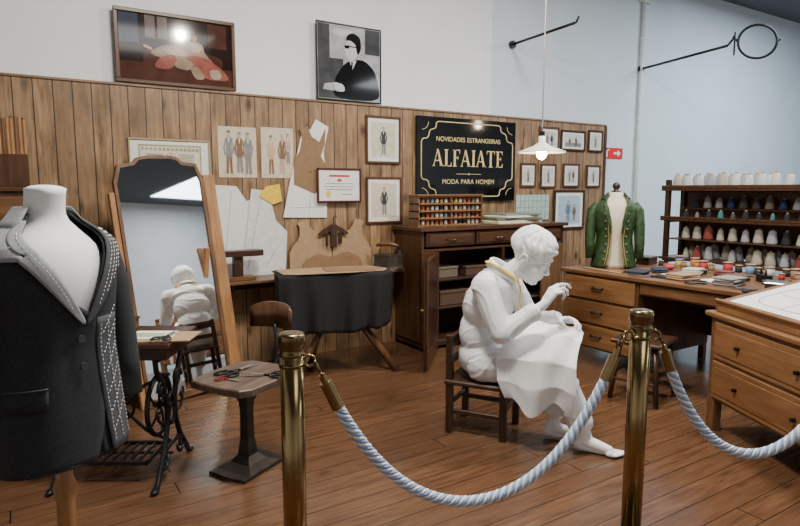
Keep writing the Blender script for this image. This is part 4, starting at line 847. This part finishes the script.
for ring,(n_,st0,len_) in enumerate(((12,.06,1.25),(16,.5,1.2),(22,1.0,1.0))):
    for i in range(n_):
        az=2*pi*(i+.5*(ring%2))/n_+random.uniform(-.05,.05);c_=math.cos(az)
        lim=1.22 if c_>.6 else (1.62 if c_>-.3 else 2.15)
        e0=st0;e1=min(st0+len_,lim+random.uniform(-.08,.06))
        if e1-e0<.2: continue
        sw=.55*(1 if c_>-.2 else .5);wv=i*.6
        pts=[hs(e0+(e1-e0)*t/9,az+sw*(t/9)**1.2+.045*math.sin(t*.9+wv),1.0+.04*math.sin((t+1)/10*pi)+.012*math.sin(t*1.3+wv)) for t in range(10)]
        k=random.uniform(.92,1.1);b.tube(pts,[x*k for x in (.007,.011,.014,.0155,.016,.016,.015,.013,.010,.005)],c,n=8)
blend(b,'hair',plaster,.0042,1,parent=st)
b=MB()
b.ell((-.055,0,.46),(.15,.185,.13),c);b.ell((-.075,0,.60),(.13,.165,.16),c);b.ell((-.035,0,.77),(.145,.190,.17),c,Matrix.Rotation(R(12),3,'Y'));b.ell((.005,0,.895),(.12,.205,.09),c,Matrix.Rotation(R(18),3,'Y'))
cp((.0,-.17,.925),(.0,.17,.925),.062,.062)
cp(RS,RE,.078,.064);cp(RE,V(RE).lerp(V(RW),.70),.064,.050);cp(LS,LE,.078,.064);cp(LE,V(LE).lerp(V(LW),.78),.064,.050)
cp(V(RE).lerp(V(RW),.66),V(RE).lerp(V(RW),.72),.054,.054);cp(V(LE).lerp(V(LW),.74),V(LE).lerp(V(LW),.80),.054,.054)
shirt=blend(b,'shirt',plaster,.007,10,parent=st)
def crease(p,k,f,w=2.2,seed=0):
    t=math.sin((p.dot(k))*f+NZ.noise(p*4.0+V((seed,0,0)))*5);return max(0,1-abs(t)*w)**1.3
def wr(p,n):
    w_=NZ.noise(V((p.x*5,p.y*5,p.z*7)))*.004
    m=max(0,min(1,.5+NZ.noise(p*4+V((3,1,7)))*1.8));m2=max(0,min(1,.5-NZ.noise(p*4+V((3,1,7)))*1.8))
    return w_+.0062*crease(p,V((.75,.3,.9)),30,2.2)*m+.0055*crease(p,V((-.9,.2,.6)),34,2.4,9)*m2
displace(shirt,wr)
b=MB();rows=[]
for i in range(33):
    a=R(25)+(2*pi-R(50))*i/32;ca,sa=math.cos(a),math.sin(a);zc=.985-.045*ca
    rows.append([V((.060+.070*ca,.070*sa,zc+.022)),V((.060+.082*ca,.082*sa,zc+.020)),V((.060+.108*ca,.106*sa,zc-.018))])
b.loft(rows,plaster,closed=False);solid(b.obj('collar',st),.008,0)
b=MB()
cp(RH,RK,.105,.084);cp(RK,V(RK).lerp(V(RA),.82),.082,.074);cp(LH,LK,.105,.084);cp(LK,V(LK).lerp(V(LA),.80),.08,.072)
tr=blend(b,'trousers',plaster,.007,6,parent=st)
displace(tr,lambda p,n:.007*crease(p,V((-.7,.1,1.2)),24,2.0)*(.4+max(0,NZ.noise(p*6)+.3))+.004*NZ.noise(p*9))
KY=[.17,.06,-.10,-.225,-.245,-.225];KZ=[.60,.67,.64,.52,.38,.25];KA=[.16,.20,.12,.08,.10,.14];KB=[.46,.50,.52,.53,.52,.50]
def ip(K,v):
    x=v*5;i=min(4,int(x));t=x-i;t=t*t*(3-2*t)*.4+t*.6;return K[i]*(1-t)+K[i+1]*t
rows=[]
for j in range(121):
    v=j/120;row=[]
    for i in range(121):
        u=i/120;x=ip(KA,v)+(ip(KB,v)-ip(KA,v))*u;am=.007+.015*v
        wn_=NZ.noise(V((u*1.6,v*1.4,1.7)))*1.6
        ang=math.atan2(v+.25,1.2-u);rd=math.hypot(v+.25,1.2-u)
        f1=math.sin(ang*20+wn_);f2=math.sin(ang*9+rd*2.5+wn_*1.4+2)
        fo=f1*am*.55+f2*am*.75+NZ.noise(V((u*5,v*5,4)))*.008
        y=ip(KY,v)-(fo if v>.35 else fo*.45);z=ip(KZ,v)+(fo*.8 if v<.6 else fo*.25)-.22*max(0,u-.82)**1.3*(1-v)*2-.06*max(0,.15-u)*(1-v)+(.05*math.sin(u*9+1)*max(0,v-.7)/.3)
        x+=.03*max(0,u-.7)*math.sin(v*9)+.010*NZ.noise(V((u*3,v*4,8)));row.append(V((x,y,z)))
    rows.append(row)
b=MB();b.loft(rows,clothw,closed=False);o=b.obj('sewing_cloth',None,(*SL,0),SR);tag(o,'white cloth draped over the lap of the statue','cloth');solid(o,.006,1)
bvh=BVHTree.FromPolygons([v.co.copy() for v in shirt.data.vertices],[list(p.vertices) for p in shirt.data.polygons])
pts=[(.19,-.010,.70),(.19,-.020,.78),(.18,-.035,.86),(.165,-.055,.92),(.145,-.080,.965),(.10,-.105,1.0),(.03,-.105,1.03),(-.03,-.07,1.045),(-.05,0,1.05),(-.03,.07,1.045),(.05,.11,1.01),(.12,.10,.95),(.16,.075,.88),(.165,.06,.74)]
den=[]
for i in range(len(pts)-1):
    for k_ in range(5): den.append(V(pts[i]).lerp(V(pts[i+1]),k_/5))
den.append(V(pts[-1]));sn=[];nn_=[]
for i,p in enumerate(den):
    l,n,_,_=bvh.find_nearest(p);ou=(p-l)
    if ou.length>.012: sn.append(l+ou.normalized()*max(.012,min(ou.length,.045)));nn_.append((n+ou.normalized()).normalized())
    else: sn.append(l+n*.012);nn_.append(n)
for _ in range(5):
    sn=[sn[0]]+[(sn[i-1]+sn[i]*2+sn[i+1])/4 for i in range(1,len(sn)-1)]+[sn[-1]]
    nn_=[nn_[0]]+[(nn_[i-1]+nn_[i]*2+nn_[i+1]).normalized() for i in range(1,len(nn_)-1)]+[nn_[-1]]
rows=[]
for i,p in enumerate(sn):
    tg=(sn[min(i+1,len(sn)-1)]-sn[max(i-1,0)]).normalized();sd=tg.cross(nn_[i]).normalized();rows.append([p-sd*.013+nn_[i]*.002,p+sd*.013+nn_[i]*.002])
b=MB();b.loft(rows,yellow,closed=False);o=b.obj('measuring_tape',None,(*SL,0),SR);tag(o,'yellow measuring tape hanging around the neck of the statue','measuring tape');solid(o,.002)
# ------------------------------------------------------------------ lights
def light(kind,name,loc,power,colr,size=1):
    l=bpy.data.lights.new(name,kind);l.energy=power;l.color=colr
    if kind=='AREA': l.size=size
    else: l.shadow_soft_size=size
    o=bpy.data.objects.new(name,l);col.objects.link(o);o.location=loc
    return o
light('AREA','overhead_fill',(1.2,2.0,3.95),150,(1,.95,.85),.5)  # soft warm fill added under the ceiling, no fixture there
light('AREA','overhead_fill.001',(4.0,2.2,3.95),140,(1,.96,.89),.5)  # second added warm fill, towards the desk, without a fixture
light('AREA','overhead_fill.002',(2.0,-1.5,3.95),40,(1,.97,.94),1.8)  # weak fill added behind the camera, without a fixture
light('AREA','overhead_fill.003',(8.3,2.4,3.95),260,(.74,.87,1),2)  # cool area lamp added in place of daylight from the right
light('AREA','overhead_fill.004',(8.0,-2.6,3.95),90,(.85,.93,1),2)  # cool lamp added to brighten the south wall seen in the mirror
light('POINT','track_light',(1.76,1.94,3.3),85,(1,.93,.82),.05)
light('POINT','pendant_light',(2.92,2.89,1.635),10,(1,.76,.46),.03)
light('POINT','pendant_light.001',(6.0,2.3,2.42),9,(1,.85,.65),.03)  # light of the added, unseen pendant
w=bpy.data.worlds.new('world');sc.world=w;w.use_nodes=True;w.node_tree.nodes['Background'].inputs[0].default_value=(.6,.7,.85,1);w.node_tree.nodes['Background'].inputs[1].default_value=.3
# ------------------------------------------------------------------ camera
cd=bpy.data.cameras.new('camera');cd.sensor_width=36;cd.lens=600/800*36;cd.clip_start=.05
co=bpy.data.objects.new('camera',cd);col.objects.link(co);co.location=(0,0,1.45);co.rotation_euler=(pi/2-math.atan(73/600),0,R(-32.2));sc.camera=co
